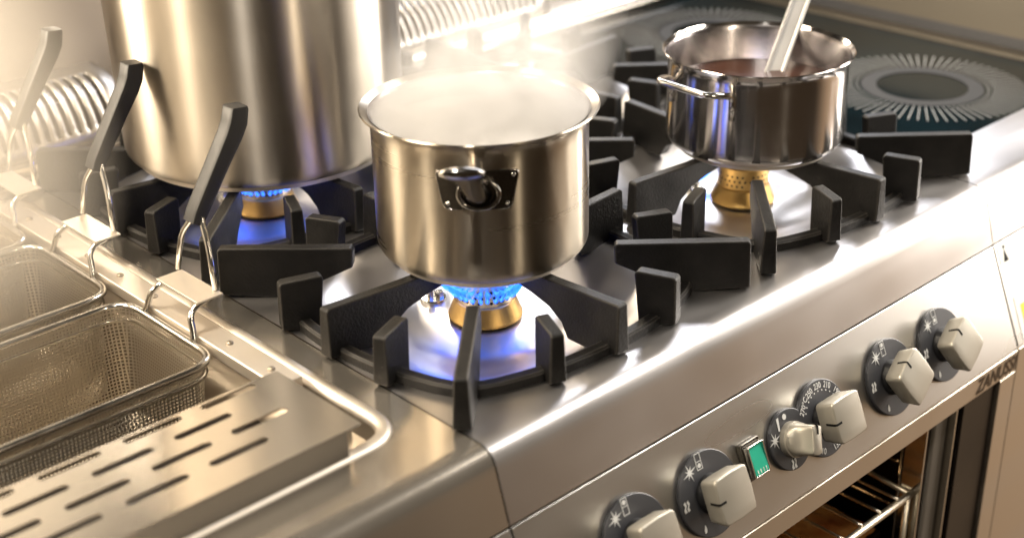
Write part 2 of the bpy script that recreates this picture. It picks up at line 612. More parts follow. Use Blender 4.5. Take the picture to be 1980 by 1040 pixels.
def PT(x, s, o=0.0):
    return Vector((x, 0, 0)) + P0 + PV * s + PN * o


def wellz(x, y):
    z = 0.0
    for bx, by in BURN:
        dx, dy = abs(x - bx), abs(y - by)
        d = (dx ** 3.2 + dy ** 3.2) ** (1 / 3.2)
        t = (0.163 - d) / 0.095
        if t > 0:
            t = min(1, t)
            s = t * t * (3 - 2 * t)
            r = hypot(dx, dy)
            hump = 0.006 * math.exp(-(r / 0.045) ** 2)
            z -= 0.030 * s - hump * s
    return z


# ------------------------------------------------------------------ gas range
rng = thing('gas_range', (0.19, 0.18, -0.85), 'stainless steel gas range with square knobs and black burner grates on top', 'gas range')

xs = [XL + (XR - XL) * i / 250 for i in range(251)]
rows = [(y, z) for y, z in reversed(FRONT)]
ny = 250
rows += [(-0.190 + (YB + 0.190) * j / ny, None) for j in range(1, ny + 1)]
vs, fs = [], []
for y, z in rows:
    for x in xs:
        vs.append((x, y, wellz(x, y) if z is None else z))
nx = len(xs)
for j in range(len(rows) - 1):
    for i in range(nx - 1):
        a = j * nx + i
        fs.append((a, a + 1, a + nx + 1, a + nx))
link_mesh('worktop', vs, fs, MT['hob'], rng, smooth=True)

# control panel
b = MB()
b.box((XL + 0.0006, 0.0, -0.012), (XR, 0.1225, 0.0), lambda x, s, o: PT(x, s, o))
b.obj('control_panel', MT['panel'], rng, bevel=0.0012)
YF = -0.2785
OX0, OX1 = -0.16, 0.392        # oven opening
b = MB()
b.box((XL + 0.0006, YF, -0.2075), (XR, YF + 0.012, -0.1805))
band = b.obj('front_band', MT['band'], rng, bevel=0.0012)
v_, f_ = text('ZANUSSI', 0.0255, lambda u, v, w: Vector((0.5185 + u, YF - w, -0.1955 + v)), MT['logo'], 'logo', None, sx=0.84, shear=0.18, bold=0.0005)
link_mesh('logo_lettering', v_, f_, MT['logo'], band)

MB().box((XR - 0.0005, 0.001, -0.011), (XR + 0.0021, 0.122, -0.0022), lambda x, s, o: PT(x, s, o)).obj('seam_shade_strip', MT['dark'], rng)  # black filler strips, added so both open seams read as shade
MB().box((XL - 0.0021, 0.001, -0.011), (XL + 0.0011, 0.122, -0.0022), lambda x, s, o: PT(x, s, o)).obj('seam_shade_strip', MT['dark'], rng)
# oven
b = MB()
zt, zb = -0.2095, -0.62
b = MB()
yi = 0.22
x0, x1 = OX0, OX1 + 0.032
b.add([(x0, YF + .02, zt), (x1, YF + .02, zt), (x1, yi, zt), (x0, yi, zt), (x0, YF + .02, zb), (x1, YF + .02, zb), (x1, yi, zb), (x0, yi, zb)],
      [(0, 1, 2, 3), (4, 5, 6, 7), (1, 2, 6, 5), (2, 3, 7, 6), (3, 0, 4, 7)])
b.obj('oven_cavity', MT['enamel'], rng)
jamb = MB().box((0.4605, YF + 0.004, zb), (0.5300, YF + 0.03, -0.2085)).obj('oven_jamb', MT['enamel'], rng, bevel=0.002)
MB().box((0.4130, YF + 0.010, zb), (0.4420, YF + 0.03, -0.2085)).obj('door_gasket', MT['gasket'], rng, bevel=0.004)
b = MB()
b.box((0.4425, YF + 0.002, zb), (0.4450, YF + 0.03, -0.2085))
b.box((0.3905, YF + 0.006, zb), (0.3930, YF + 0.03, -0.2085))
b.obj('jamb_trim', MT['wire'], rng, bevel=0.0005)
MB().box((0.3930, YF + 0.014, zb), (0.4130, YF + 0.03, -0.2085)).obj('dark_jamb_strip', MT['enamel'], rng)
MB().box((0.4450, YF + 0.014, zb), (0.4605, YF + 0.03, -0.2085)).obj('dark_jamb_strip', MT['enamel'], rng)
b = MB()
b.box((0.5300, YF - 0.0005, zb), (XR, YF + 0.03, -0.2085))
b.obj('side_post', MT['band'], rng, bevel=0.001)
# rack runners on the right cavity wall
b = MB()
for z in (-0.285, -0.345, -0.405):
    b.tube(fillet([(0.414, -0.235, z + 0.02), (0.414, -0.235, z), (0.414, 0.18, z)], 0.01, 4, False), 0.0028, 8)
b.tube([(0.413, -0.2345, -0.22), (0.413, -0.2345, -0.55)], 0.003, 8)
b.obj('rack_runner', MT['wire'], rng, smooth=True)


def disc_outline(cx, cs, r, n=48, a0=0, a1=2 * pi):
    return [(cx + r * cos(a0 + (a1 - a0) * k / n), cs + r * sin(a0 + (a1 - a0) * k / n)) for k in range(n)]


STAR = []
for k in range(16):
    r_ = (0.0070 if k % 4 == 0 else 0.0048) if k % 2 == 0 else 0.0016
    STAR.append((r_ * cos(k * pi / 8 + 0.3), r_ * sin(k * pi / 8 + 0.3)))


def sym(parent, cx, cs, kind, rear=True, a=0.0, lift=0.0052):
    """one printed symbol on a dial; u to the right, v up the panel"""
    b = MB()

    def fn(u, v, w):
        uu, vv = 1.35 * u, 1.35 * v
        return PT(cx + uu, cs - vv, lift + w)
    if kind == 'star':
        b.prism(STAR, fn, 0, 0.0003)
    elif kind == 'dot':
        b.prism(disc_outline(0, 0, 0.0021, 14), fn, 0, 0.0003)
    elif kind == 'wedge':
        b.prism([(-0.0008, -0.0048), (0.0008, -0.0048), (0.0020, 0.0046), (-0.0004, 0.0046)], fn, 0, 0.0003)
    elif kind == 'bigflame':
        for dx in (-0.0015, 0.0015):
            b.prism([(dx - 0.0012, -0.0034), (dx + 0.0010, -0.0030), (dx + 0.0004, -0.0006), (dx + 0.0018, 0.0014), (dx + 0.0010, 0.0040), (dx - 0.0006, 0.0030), (dx + 0.0002, 0.0008), (dx - 0.0014, -0.0012)], fn, 0, 0.0003)
    elif kind == 'smallflame':
        b.prism([(-0.0010, -0.0026), (0.0008, -0.0022), (0.0014, 0.0004), (0.0006, 0.0030), (-0.0004, 0.0012), (-0.0012, -0.0004)], fn, 0, 0.0003)
    elif kind == 'plan':
        w = 0.00045
        for (u0, v0, u1, v1) in ((-.0025, -.0055, .0025, -.0055), (-.0025, 0, .0025, 0), (-.0025, .0055, .0025, .0055), (-.0025, -.0055, -.0025, .0055), (.0025, -.0055, .0025, .0055)):
            b.prism([(u0 - w / 2, v0 - w / 2), (u1 + w / 2, v0 - w / 2), (u1 + w / 2, v1 + w / 2), (u0 - w / 2, v1 + w / 2)], fn, 0, 0.0003)
        b.prism(disc_outline(0, 0.0028 if rear else -0.0028, 0.0016, 12), fn, 0, 0.0003)
    b.obj({'star': 'spark_symbol', 'dot': 'off_symbol', 'wedge': 'wedge_symbol', 'bigflame': 'high_flame_symbol', 'smallflame': 'low_flame_symbol', 'plan': 'burner_symbol'}[kind], MT['print'], parent)


def pillow(name, cx, cs, rot, o0, o1, side, parent, m):
    """square knob grip: slightly domed front, bowed edges, side walls drawn in towards the shaft"""
    n = 96
    rings = []

    def outline(h, bow, p=13.0):
        out = []
        for k in range(n):
            a = 2 * pi * k / n
            c_, s_ = cos(a), sin(a)
            r = 1.0 / ((abs(c_) ** p + abs(s_) ** p) ** (1 / p))
            r *= h
            r *= 1 + bow * (cos(4 * a) * 0.5 + 0.5)
            out.append((r * c_, r * s_))
        return out
    layers = [(0.88, o0, 0.02), (0.915, o0 + 0.001, 0.02), (0.96, o0 + (o1 - o0) * .5, 0.025), (1.0, o1 - 0.0035, 0.035), (1.0, o1 - 0.0018, 0.035), (0.990, o1 - 0.0006, 0.035), (0.965, o1, 0.035), (0.93, o1 + 0.0002, 0.035)]
    vs, fs = [], []
    for sc, o, bow in layers:
        for u, v in outline(side / 2 * sc, bow):
            uu, vv = u * cos(rot) - v * sin(rot), u * sin(rot) + v * cos(rot)
            vs.append(PT(cx + uu, cs - vv, o))
    L = len(layers)
    for j in range(L - 1):
        for k in range(n):
            k2 = (k + 1) % n
            fs.append((j * n + k, j * n + k2, (j + 1) * n + k2, (j + 1) * n + k))
    fs.append(tuple(range(n))[::-1])
    fs.append(tuple((L - 1) * n + k for k in range(n)))
    g = link_mesh(name, vs, fs, m, parent, auto=40)
    # pointer inlay over the front edge, at the side the knob points to (rot turns "up")
    b = MB()

    def fn(u, v, w):
        uu, vv = u * cos(rot) - v * sin(rot), u * sin(rot) + v * cos(rot)
        return PT(cx + uu, cs - vv, w)
    hh = side / 2
    w = 0.0011
    prof = [(hh * 0.970 + 0.0003, o0 + (o1 - o0) * .40), (hh * 1.035 + .0004, o1 - 0.0036), (hh * 1.036 + .0003, o1 - 0.0018), (hh * 1.025 + .0003, o1 - 0.0003), (hh * 0.997, o1 + 0.0004), (hh * 0.66, o1 + 0.0006)]
    vv_ = []
    ff_ = []
    for (r, o) in prof:
        for u in (-w, w):
            vv_.append(fn(u, r, o))
    for (r, o) in prof:
        for u in (-w, w):
            vv_.append(fn(u, r - 0.002, o - 0.001))
    q = len(prof) * 2
    for j in range(len(prof) - 1):
        i = 2 * j
        ff_ += [(i, i + 1, i + 3, i + 2), (q + i, q + i + 2, q + i + 3, q + i + 1), (i, i + 2, q + i + 2, q + i), (i + 1, q + i + 1, q + i + 3, i + 3)]
    ff_ += [(0, q, q + 1, 1), (q - 2, q - 1, 2 * q - 1, 2 * q - 2)]
    link_mesh('pointer', vv_, ff_, MT['pointer'], parent)
    return g


def dial_body(name, outline, parent):
    """dial plate with a chamfered rim standing 5 mm off the panel"""
    b = MB()
    cx = sum(p[0] for p in outline) / len(outline)
    cs = sum(p[1] for p in outline) / len(outline)
    b.prism(outline, lambda u, v, w: PT(u, v, w), 0.0, 0.005)
    return b.obj(name, MT['dial'], parent, bevel=0.0012)


def shaft(cx, cs, r0, r1, o1, parent):
    n = 32
    vs, fs = [], []
    L = [(r0, 0.005), (r0, 0.008), (r1, 0.012), (r1, o1)]
    for r, o in L:
        for k in range(n):
            vs.append(PT(cx + r * cos(2 * pi * k / n), cs + r * sin(2 * pi * k / n), o))
    for j in range(len(L) - 1):
        for k in range(n):
            k2 = (k + 1) % n
            fs.append((j * n + k, j * n + k2, (j + 1) * n + k2, (j + 1) * n + k))
    fs.append(tuple((len(L) - 1) * n + k for k in range(n)))
    link_mesh('knob_shaft', vs, fs, MT['shaft'], parent, auto=40)


DC = 0.0660
for kx, rot, rear in ((-0.0625, radians(90), False), (0.0345, radians(90), True), (0.3260, radians(29), False), (0.4225, radians(29), True)):
    d = dial_body('control_knob', disc_outline(kx, DC, 0.0400, 72), rng)
    shaft(kx, DC, 0.0185, 0.0165, 0.017, d)
    pillow('grip', kx, DC, rot, 0.0155, 0.036, 0.0435, d, MT['knob'])
    for ang, kind in ((98, 'plan'), (124, 'star'), (179, 'bigflame'), (236, 'smallflame')):
        a = radians(ang)
        sym(d, kx + 0.0330 * cos(a), DC - 0.0330 * sin(a), kind, (not rear), 0.0)
# oven control: two overlapping round dials
c1, r1, c2, r2 = (0.1555, 0.0640), 0.0300, (0.2080, 0.0635), 0.0385
D = hypot(c2[0] - c1[0], c2[1] - c1[1])
al = math.acos((D * D + r1 * r1 - r2 * r2) / (2 * D * r1))
be = math.acos((D * D + r2 * r2 - r1 * r1) / (2 * D * r2))
ol = [(c1[0] + r1 * cos(t), c1[1] + r1 * sin(t)) for t in [al + (2 * pi - 2 * al) * k / 48 for k in range(49)]]
ol += [(c2[0] + r2 * cos(t), c2[1] + r2 * sin(t)) for t in [pi + be + (2 * pi - 2 * be) * k / 56 for k in range(1, 56)]]
od = dial_body('oven_control', ol, rng)
shaft(c2[0], c2[1], 0.0170, 0.0155, 0.017, od)
pillow('thermostat_grip', c2[0] - .001, c2[1] - 0.002, radians(90), 0.0155, 0.038, 0.0420, od, MT['knob'])
# ignition knob: round base with a pinched bar grip
b = MB()
n = 40
L = [(0.0175, 0.005), (0.0175, 0.011), (0.0162, 0.0115), (0.0162, 0.016), (0.0155, 0.019), (0.0148, 0.026), (0.0145, 0.0345), (0.0138, 0.0362), (0.010, 0.0372)]
vs, fs = [], []
for j, (r, o) in enumerate(L):
    for k in range(n):
        t = 2 * pi * k / n
        u, v = r * cos(t), r * sin(t)
        if j >= 4:
            pin = min(1.0, (j - 3) / 2.0)
            lim = r * (1 - 0.52 * pin)
            u = max(-lim, min(lim, u)) if True else u
        rr = radians(-18)
        uu, vv = u * cos(rr) - v * sin(rr), u * sin(rr) + v * cos(rr)
        vs.append(PT(c1[0] + uu, c1[1] - vv, o))
for j in range(len(L) - 1):
    for k in range(n):
        k2 = (k + 1) % n
        fs.append((j * n + k, j * n + k2, (j + 1) * n + k2, (j + 1) * n + k))
fs.append(tuple((len(L) - 1) * n + k for k in range(n)))
link_mesh('ignition_grip', vs, fs, MT['knob'], od, auto=50)
b = MB()
rr = radians(-18)


def ifn(u, v, w):
    return PT(c1[0] + u * cos(rr) - v * sin(rr), c1[1] - (u * sin(rr) + v * cos(rr)), w)


b.prism([(-0.0009, 0.0055), (0.0009, 0.0055), (0.0009, 0.0140), (-0.0009, 0.0140)], ifn, 0.0355, 0.0378)
b.prism([(-0.0009, 0.0138), (0.0009, 0.0138), (0.0009, 0.0155), (-0.0009, 0.0155)], ifn, 0.0230, 0.0372)
b.obj('pointer', MT['pointer'], od)
for ang, kind in ((95, 'dot'), (124, 'wedge'), (162, 'star'), (257, 'bigflame')):
    a = radians(ang)
    sym(od, c1[0] + 0.0238 * cos(a), c1[1] - 0.0238 * sin(a), kind)
vs, fs = [], []
mk = MB()
for lab, ang in (('270°C', 139), ('250', 112), ('230', 87), ('210', 61), ('190', 32), ('170', 2), ('150', -38), ('130', -76), ('110', -117)):
    a = radians(ang)
    rad = 0.0325
    cx, cs = c2[0] + rad * cos(a), c2[1] - rad * sin(a)
    v_, f_ = text(lab, 0.0086, lambda u, v, w: PT(cx + u, cs - v, 0.0052 + w), None, '', None, rot=(a - pi / 2) if ang > 0 else a + pi / 2, sx=0.85, bold=0.00012)
    mk.add(v_, f_)
od_text = mk.obj('temperature_scale', MT['print'], od)
mk = MB()
for k in range(18):
    a = radians(150 - k * 12.6)
    cx, cs = c2[0] + 0.0275 * cos(a), c2[1] - 0.0275 * sin(a)
    mk.prism([(-.0007, -.0007), (.0007, -.0007), (.0007, .0007), (-.0007, .0007)], lambda u, v, w: PT(cx + u, cs + v, w), 0.0052, 0.0055)
mk.obj('scale_tick', MT['print'], od)
# green light switch
swx, sws = 0.0985, 0.0600
b = MB()
b.prism(fillet([(swx - .0135, sws - .0185), (swx + .0135, sws - .0185), (swx + .0135, sws + .0185), (swx - .0135, sws + .0185)], 0.002, 3), lambda u, v, w: PT(u.real if False else u, v, w), 0, 0.0065)
sw = b.obj('light_switch', MT['plateblk'], rng, bevel=0.0012)
MB().box((swx - .0098, sws - .0140, 0.0070), (swx + .0098, sws + .0140, 0.0120), lambda x, s, o: PT(x, s, o + (s - sws) * 0.10)).obj('rocker_lens', MT['green'], sw, bevel=0.0012)
b = MB()
for sgn in (-1, 1):
    b.box((swx + sgn * .0108 - .0008, sws - .0150, 0.0066), (swx + sgn * .0108 + .0008, sws + .0150, 0.0128), lambda x, s, o: PT(x, s, o))
    b.box((swx - .0098, sws + sgn * .0148 - .0006, 0.0066), (swx + .0098, sws + sgn * .0148 + .0006, 0.0128), lambda x, s, o: PT(x, s, o))
b.obj('switch_bezel', MT['wire'], sw, bevel=0.0004)
b = MB()
for k in range(4):
    b.prism([(swx - .0066 + k * .0040, sws + .0085), (swx - .0060 + k * .0040, sws + .0085), (swx - .0060 + k * .0040, sws + .0125), (swx - .0066 + k * .0040, sws + .0125)], lambda u, v, w: PT(u, v, w), 0.0130, 0.0136)
b.obj('switch_mark', MT['sticker'], sw)


# ------------------------------------------------------------------ grates
def fin(parent, cx, cy, ang, prof, t0, t1):
    """upright finger: profile (r, z), thicker at the foot than at the top edge"""
    d = Vector((cos(ang), sin(ang), 0))
    w = Vector((-sin(ang), cos(ang), 0))
    zmax = max(p[1] for p in prof)
    zmin = min(p[1] for p in prof)
    rmax = max(p[0] for p in prof)

    def th(r, z):
        k = (z - zmin) / (zmax - zmin)
        return (t0 * (1 - k) + t1 * k) / 2

    def fn(u, v, s):
        q = d * u + w * s
        return Vector((cx + q.x, cy + 0.955 * q.y, v))
    b = MB().prism(prof, fn, lambda u, v: -th(u, v), lambda u, v: th(u, v))
    return b.obj('finger', MT['iron'], parent, bevel=0.0016)


def make_grate(cx, cy, label):
    g = thing('pan_support', (cx, cy, 0.0), label, 'burner grate', 'cast iron burner grates')
    pts = []
    for k in range(16):
        a = k * pi / 8
        r = {0: 0.176, 1: 0.184, 3: 0.184}.get(k % 4, 0.206) if k % 4 != 2 else 0.206
        pts.append((cx + r * cos(a), cy + 0.955 * r * sin(a), 0.0050))
    pts = fillet(pts, 0.03, 4)
    b = MB()
    n = len(pts)
    vs, fs = [], []
    hw, hh = 0.0062, 0.0055
    for i in range(n):
        t = (pts[(i + 1) % n] - pts[i - 1]).normalized()
        s = Vector((t.y, -t.x, 0))
        for (a_, z_) in ((-hw, -hh - 0.004), (hw, -hh - 0.004), (hw, hh - .002), (hw - .002, hh), (-hw + .002, hh), (-hw, hh - .002)):
            vs.append(pts[i] + s * a_ + Vector((0, 0, z_)))
    for i in range(n):
        j = (i + 1) % n
        for k in range(6):
            k2 = (k + 1) % 6
            fs.append((i * 6 + k, i * 6 + k2, j * 6 + k2, j * 6 + k))
    link_mesh('ring', vs, fs, MT['iron'], g, auto=40)
    for k in range(16):
        a = k * pi / 8
        if k % 4 == 0:      # long straight arms to the pot
            ro = 0.191
            prof = [(ro, 0.003), (ro - .001, H - .002), (ro - .004, H), (0.100, H - .0045), (0.036, H - .0050), (0.033, H - .010), (0.035, H - .019), (0.075, 0.026), (0.100, 0.020), (0.117, 0.010), (0.126, -0.004), (0.150, -0.004), (0.160, -0.001)]
            fin(g, cx, cy, a, prof, 0.0165, 0.0115)
        elif k % 4 == 2:    # diagonal wedges
            ro = 0.262
            prof = [(ro, 0.003), (ro - .001, H - .002), (ro - .004, H), (0.130, H - .001), (0.1275, H - .004), (0.1285, 0.030), (0.160, 0.016), (0.190, -0.002)]
            fin(g, cx, cy, a, prof, 0.0175, 0.0125)
        else:
            ro = 0.203 if k % 4 in (1, 3) else 0.2
            prof = [(ro, 0.003), (ro - .001, H - .003), (ro - .004, H - .001), (0.163, H), (0.160, H - .003), (0.166, -0.002)]
            fin(g, cx, cy, a, prof, 0.0165, 0.0125)
    return g


g1 = make_grate(0, 0, 'black cast iron grate under the steaming steel saucepan, nearest the camera')
dup(g1, (SX, 0, 0), 'black cast iron grate under the shiny pot of brown sauce')
dup(g1, (0, SY, 0), 'black cast iron grate under the tall stockpot beside the fryer')
dup(g1, (SX, SY, 0), 'empty black cast iron grate veiled by steam behind the saucepan')


# ------------------------------------------------------------------ burners
def make_burner(cx, cy, label, lit, pilot_lit, crown_m):
    g = thing('gas_burner', (cx, cy, -0.026), label, 'gas burner', 'brass gas burners')
    zb = wellz(cx, cy) - 0.001
    c = (cx, cy)
    MB().lathe([(0.0, zb + .001), (0.0365, zb + .001), (0.0365, zb + .003), (0.0355, zb + .0045), (0.0300, zb + .0188), (0.0288, zb + .0198), (0.024, zb + .0198)], c, 64).obj('base_cone', MT['brass'], g, auto=18)
    z1 = zb + .0198
    MB().lathe([(0.0285, z1), (0.0288, z1 + .001), (0.0288, z1 + .0205), (0.0292, z1 + .022), (0.0300, z1 + .0245), (0.0292, z1 + .0265), (0.020, z1 + .0275), (0.0, z1 + .028)], c, 64).obj('crown', crown_m, g, auto=18)
    # port holes: three staggered rows of little dark discs set in the crown wall
    b = MB()
    for row in range(3):
        for k in range(30):
            a = 2 * pi * (k + 0.5 * (row % 2)) / 30
            if k % 5 == 4 and row != 1:
                continue
            z = z1 + 0.0050 + row * 0.0056
            d = Vector((cos(a), sin(a), 0))
            w = Vector((-sin(a), cos(a), 0))
            o = Vector((cx, cy, z)) + d * 0.02895
            vs = [o + w * 0.0015 * cos(t) + Vector((0, 0, 0.0015 * sin(t))) for t in [2 * pi * q / 8 for q in range(8)]]
            b.add(vs, [tuple(range(8))])
    b.obj('port_holes', MT['dark'], g)
    # pilot with its spark plug
    pa = radians(100)
    px, py = cx + 0.066 * cos(pa), cy + 0.066 * sin(pa)
    pz = wellz(px, py)
    b = MB()
    b.lathe([(0, pz + .004), (0.0125, pz + .004), (0.0135, pz + .002), (0.0135, pz - .004)], (px, py), 24)
    b.lathe([(0, pz + .016), (0.003, pz + .016), (0.0034, pz + .015), (0.0034, pz + .003)], (px - .003, py + .002), 12)
    b.lathe([(0, pz + .0095), (0.0042, pz + .0095), (0.0045, pz + .0085), (0.0045, pz + .003)], (px + .0045, py - .003), 6)
    pl = b.obj('pilot', MT['wire'], g, auto=40)
    rnd = random.Random(3)
    if lit:
        b, bc = MB(), MB()
        N = 28
        for k in range(N):
            a = 2 * pi * (k + rnd.uniform(-.2, .2)) / N
            for row, (zs, out, up) in enumerate(((0.007, 0.009, 0.012), (0.017, 0.027, 0.015))):
                out *= rnd.uniform(.8, 1.2)
                d = Vector((cos(a), sin(a), 0))
                o = Vector((cx, cy, z1 + zs)) + d * 0.0290
                path, rad = [], []
                for q in range(9):
                    t = q / 8
                    path.append(o + d * out * t + Vector((0, 0, up * t ** 1.8)))
                    rad.append(0.0002 + 0.0021 * (sin(pi * min(1, t * 1.15 + .12)) ** 0.8 if t < .75 else max(0, (1 - t) / .25) * .75) * (1 + row * .35))
                b.tube(path, rad, 8)
                bc.tube([o + (p - o) * 0.5 for p in path], [r * .5 for r in rad], 6)
        b.obj('flame', MT['flame'], g, smooth=True)
        bc.obj('flame_core', MT['flamecore'], g, smooth=True)
        ld = bpy.data.lights.new('flame_light', 'POINT')
        ld.energy = 0.05
        ld.color = (0.12, 0.25, 1.0)
        ld.shadow_soft_size = 0.02
        for ang in (40, 160, 280):
            lo = bpy.data.objects.new('flame_light', ld)
            COL.objects.link(lo)
            lo.location = (cx + .045 * cos(radians(ang)), cy + .045 * sin(radians(ang)), z1 + 0.024)
    if pilot_lit:
        b = MB()
        o = Vector((px + .006, py - .006, pz + .012))
        for dx, l in ((0, .024), (.003, .018), (-.003, .017)):
            path = [o + Vector((dx + .012 * t, -.010 * t, l * t)) for t in [q / 7 for q in range(8)]]
            b.tube(path, [0.0004 + 0.0042 * sin(pi * min(1, t + .15)) for t in [q / 7 for q in range(8)]], 8)
        b.obj('pilot_flame', MT['flamecore'], g, smooth=True)
    return g


make_burner(0, 0, 'lit brass burner with blue flames under the steaming saucepan', True, False, MT['crown'])
make_burner(SX, 0, 'unlit brass burner with rows of holes under the sauce pot', False, True, MT['brass'])
make_burner(0, SY, 'lit brass burner with blue flames under the tall stockpot', True, False, MT['crown'])
make_burner(SX, SY, 'brass burner on the empty rear ring behind the steam', False, False, MT['brass'])


# ------------------------------------------------------------------ pots
def pot_profile(r, z0, z1, rb, rim, t=0.0016, rr=0.018):
    """outside from the base up, over the rim, back down the inside"""
    out = [(0, z0 + .006)]
    out += [(rb, z0 + .006)]
    for k in range(9):
        a = -pi / 2 + (pi / 2) * k / 8
        out.append((r - rr + rr * cos(a), z0 + .006 + rr + rr * sin(a)))
    return out


def body(c, r, z0, z1, rb, m, parent, lip, taper=0.0, rr=0.018):
    P = pot_profile(r, z0, z1, rb, lip, rr=rr)
    k = 14
    zs = [z0 + .006 + rr + (z1 - 0.012 - z0 - .006 - rr) * i / k for i in range(1, k + 1)]
    P += [(r + taper * (z - z0) / (z1 - z0), z) for z in zs]
    rt = r + taper
    P += [(rt + lip * .15, z1 - .008), (rt + lip * .5, z1 - .004), (rt + lip, z1 - .0010), (rt + lip + .0006, z1), (rt + lip - .0004, z1 + .0010), (rt + lip * .4, z1 - .0020), (rt - .0012, z1 - .007)]
    return MB().lathe(P, c, 128)


def inside(c, r, z0, z1, lip, parent):
    P = [(r - .0014 + lip * .35, z1 - .0024), (r - .0016, z1 - .007), (r - .0018, z0 + .03), (r - .012, z0 + .010), (0, z0 + .009)]
    return MB().lathe(P, c, 128).obj('inside', MT['inside'], parent, auto=50)


def base_disc(c, rb, z0, m, parent):
    return MB().lathe([(0, z0), (rb - .002, z0), (rb, z0 + .0012), (rb, z0 + .0052), (rb - .0015, z0 + .0062), (0, z0 + .0062)], c, 128).obj('base_disc', m, parent, auto=40)


Z0 = H - 0.0050 + 0.0006
# centre saucepan
pc = (0.0, 0.0)
sp = thing('saucepan', (0, 0, Z0), 'brushed steel saucepan full of steam on the nearest lit burner', 'saucepan')
body(pc, 0.1005, Z0, 0.1912, 0.088, MT['pot'], sp, 0.0095, rr=0.013).obj('pan_body', MT['pot'], sp, auto=60)
inside(pc, 0.1005, Z0, 0.1912, 0.0095, sp)
base_disc(pc, 0.0885, Z0, MT['rail'], sp)
ca = radians(226.4)


def onpot(u, z, o):
    """u: metres round the pan wall (to the right as seen from the front), z height, o out from the wall"""
    a = ca + u / 0.1005
    return Vector(((0.1005 + o) * cos(a), (0.1005 + o) * sin(a), z))


zc = 0.1475
ol = fillet([(-0.0365, zc + .018), (0.0365, zc + .018), (0.0292, zc - .0175), (-0.0292, zc - .0175)], 0.006, 5)
b = MB()
n = len(ol)
grid = 10
# curved bracket plate: fan of quads from strips so that it follows the wall
vs, fs = [], []
cols = 24
for side_o in (0.0022, 0.0004):
    for i in range(cols + 1):
        t = i / cols
        for j in range(5):
            s = j / 4
            zz = zc + .018 - .0355 * s
            hw = .0365 - .0073 * s
            u = -hw + 2 * hw * t
            # round the corners
            e = 1 - abs(2 * s - 1)
            vs.append(onpot(u * (0.965 if j in (0, 4) else 1.0), zz, side_o))
m_ = 5
q = (cols + 1) * m_
for i in range(cols):
    for j in range(m_ - 1):
        a = i * m_ + j
        fs.append((a, a + 1, a + m_ + 1, a + m_))
        fs.append((q + a, q + a + m_, q + a + m_ + 1, q + a + 1))
for i in range(cols):
    a = i * m_
    fs.append((a, a + m_, q + a + m_, q + a))
    a = i * m_ + m_ - 1
    fs.append((a, q + a, q + a + m_, a + m_))
for j in range(m_ - 1):
    fs.append((j, q + j, q + j + 1, j + 1))
    a = cols * m_ + j
    fs.append((a, a + 1, q + a + 1, q + a))
br = link_mesh('handle_bracket', vs, fs, MT['plateblk'], sp, auto=40)
b = MB()
peri = []
for p in ol:
    peri.append(onpot(p[0], p[1], 0.0022))
b.tube(peri, 0.0007, 6, True)
b.obj('bracket_edge', MT['wire'], br, smooth=True)
for u, dz in ((-.0315, .0135), (.0315, .0135), (-.0255, -.0125), (.0255, -.0125)):
    o = onpot(u, zc + dz, 0.0022)
    b = MB()
    nrm = Vector((o.x, o.y, 0)).normalized()
    w = Vector((-nrm.y, nrm.x, 0))
    for (r_, h_) in ((0.0019, 0),):
        vs = [o + w * r_ * cos(t) + Vector((0, 0, r_ * sin(t))) for t in [2 * pi * k / 10 for k in range(10)]] + [o + nrm * .0012 + w * r_ * .6 * cos(t) + Vector((0, 0, r_ * .6 * sin(t))) for t in [2 * pi * k / 10 for k in range(10)]]
        b.add(vs, [(k, (k + 1) % 10, 10 + (k + 1) % 10, 10 + k) for k in range(10)] + [tuple(range(10, 20))])
    b.obj('rivet', MT['wire'], br, smooth=True)
# handle: tube rising towards the viewer, flared flat end
root = onpot(0.001, zc - .002, 0.001)
nrm = Vector((cos(ca), sin(ca), 0))
sid = Vector((-sin(ca), cos(ca), 0))
b = MB()
ring = [root + nrm * .003 + sid * .0175 * cos(t) + Vector((0, 0, .0140 * sin(t))) for t in [2 * pi * k / 28 for k in range(28)]]
b.tube(ring, 0.0024, 8, True)
b.obj('handle_collar', MT['handle'], sp, smooth=True)
L = [(0.0, 0.0, .0120, .0105), (0.010, 0.003, .0105, .0085), (0.022, 0.010, .0100, .0070), (0.040, 0.021, .0108, .0058), (0.060, 0.033, .0125, .0050), (0.072, 0.0395, .0160, .0050), (0.081, 0.0440, .0186, .0050), (0.085, 0.0460, .0182, .0045), (0.0870, 0.0468, .0150, .0030)]
vs, fs = [], []
n = 24
for (o_, z_, a_, b_) in L:
    c_ = root + nrm * o_ + Vector((0, 0, z_ * 1.16)) - sid * (o_ * 0.12)
    up = (Vector((0, 0, 1)) - nrm * 0.45).normalized()
    for k in range(n):
        t = 2 * pi * k / n
        vs.append(c_ + sid * a_ * cos(t) + up * b_ * sin(t))
for j in range(len(L) - 1):
    for k in range(n):
        k2 = (k + 1) % n
        fs.append((j * n + k, j * n + k2, (j + 1) * n + k2, (j + 1) * n + k))
fs.append(tuple((len(L) - 1) * n + k for k in range(n)))
link_mesh('handle', vs, fs, MT['handle'], sp, smooth=True)
br_ = MB().disc(pc, 0.0985, 0.166, 96)
tag(br_.obj('broth', MT['broth']), 'milky boiling broth inside the steaming saucepan', 'broth')

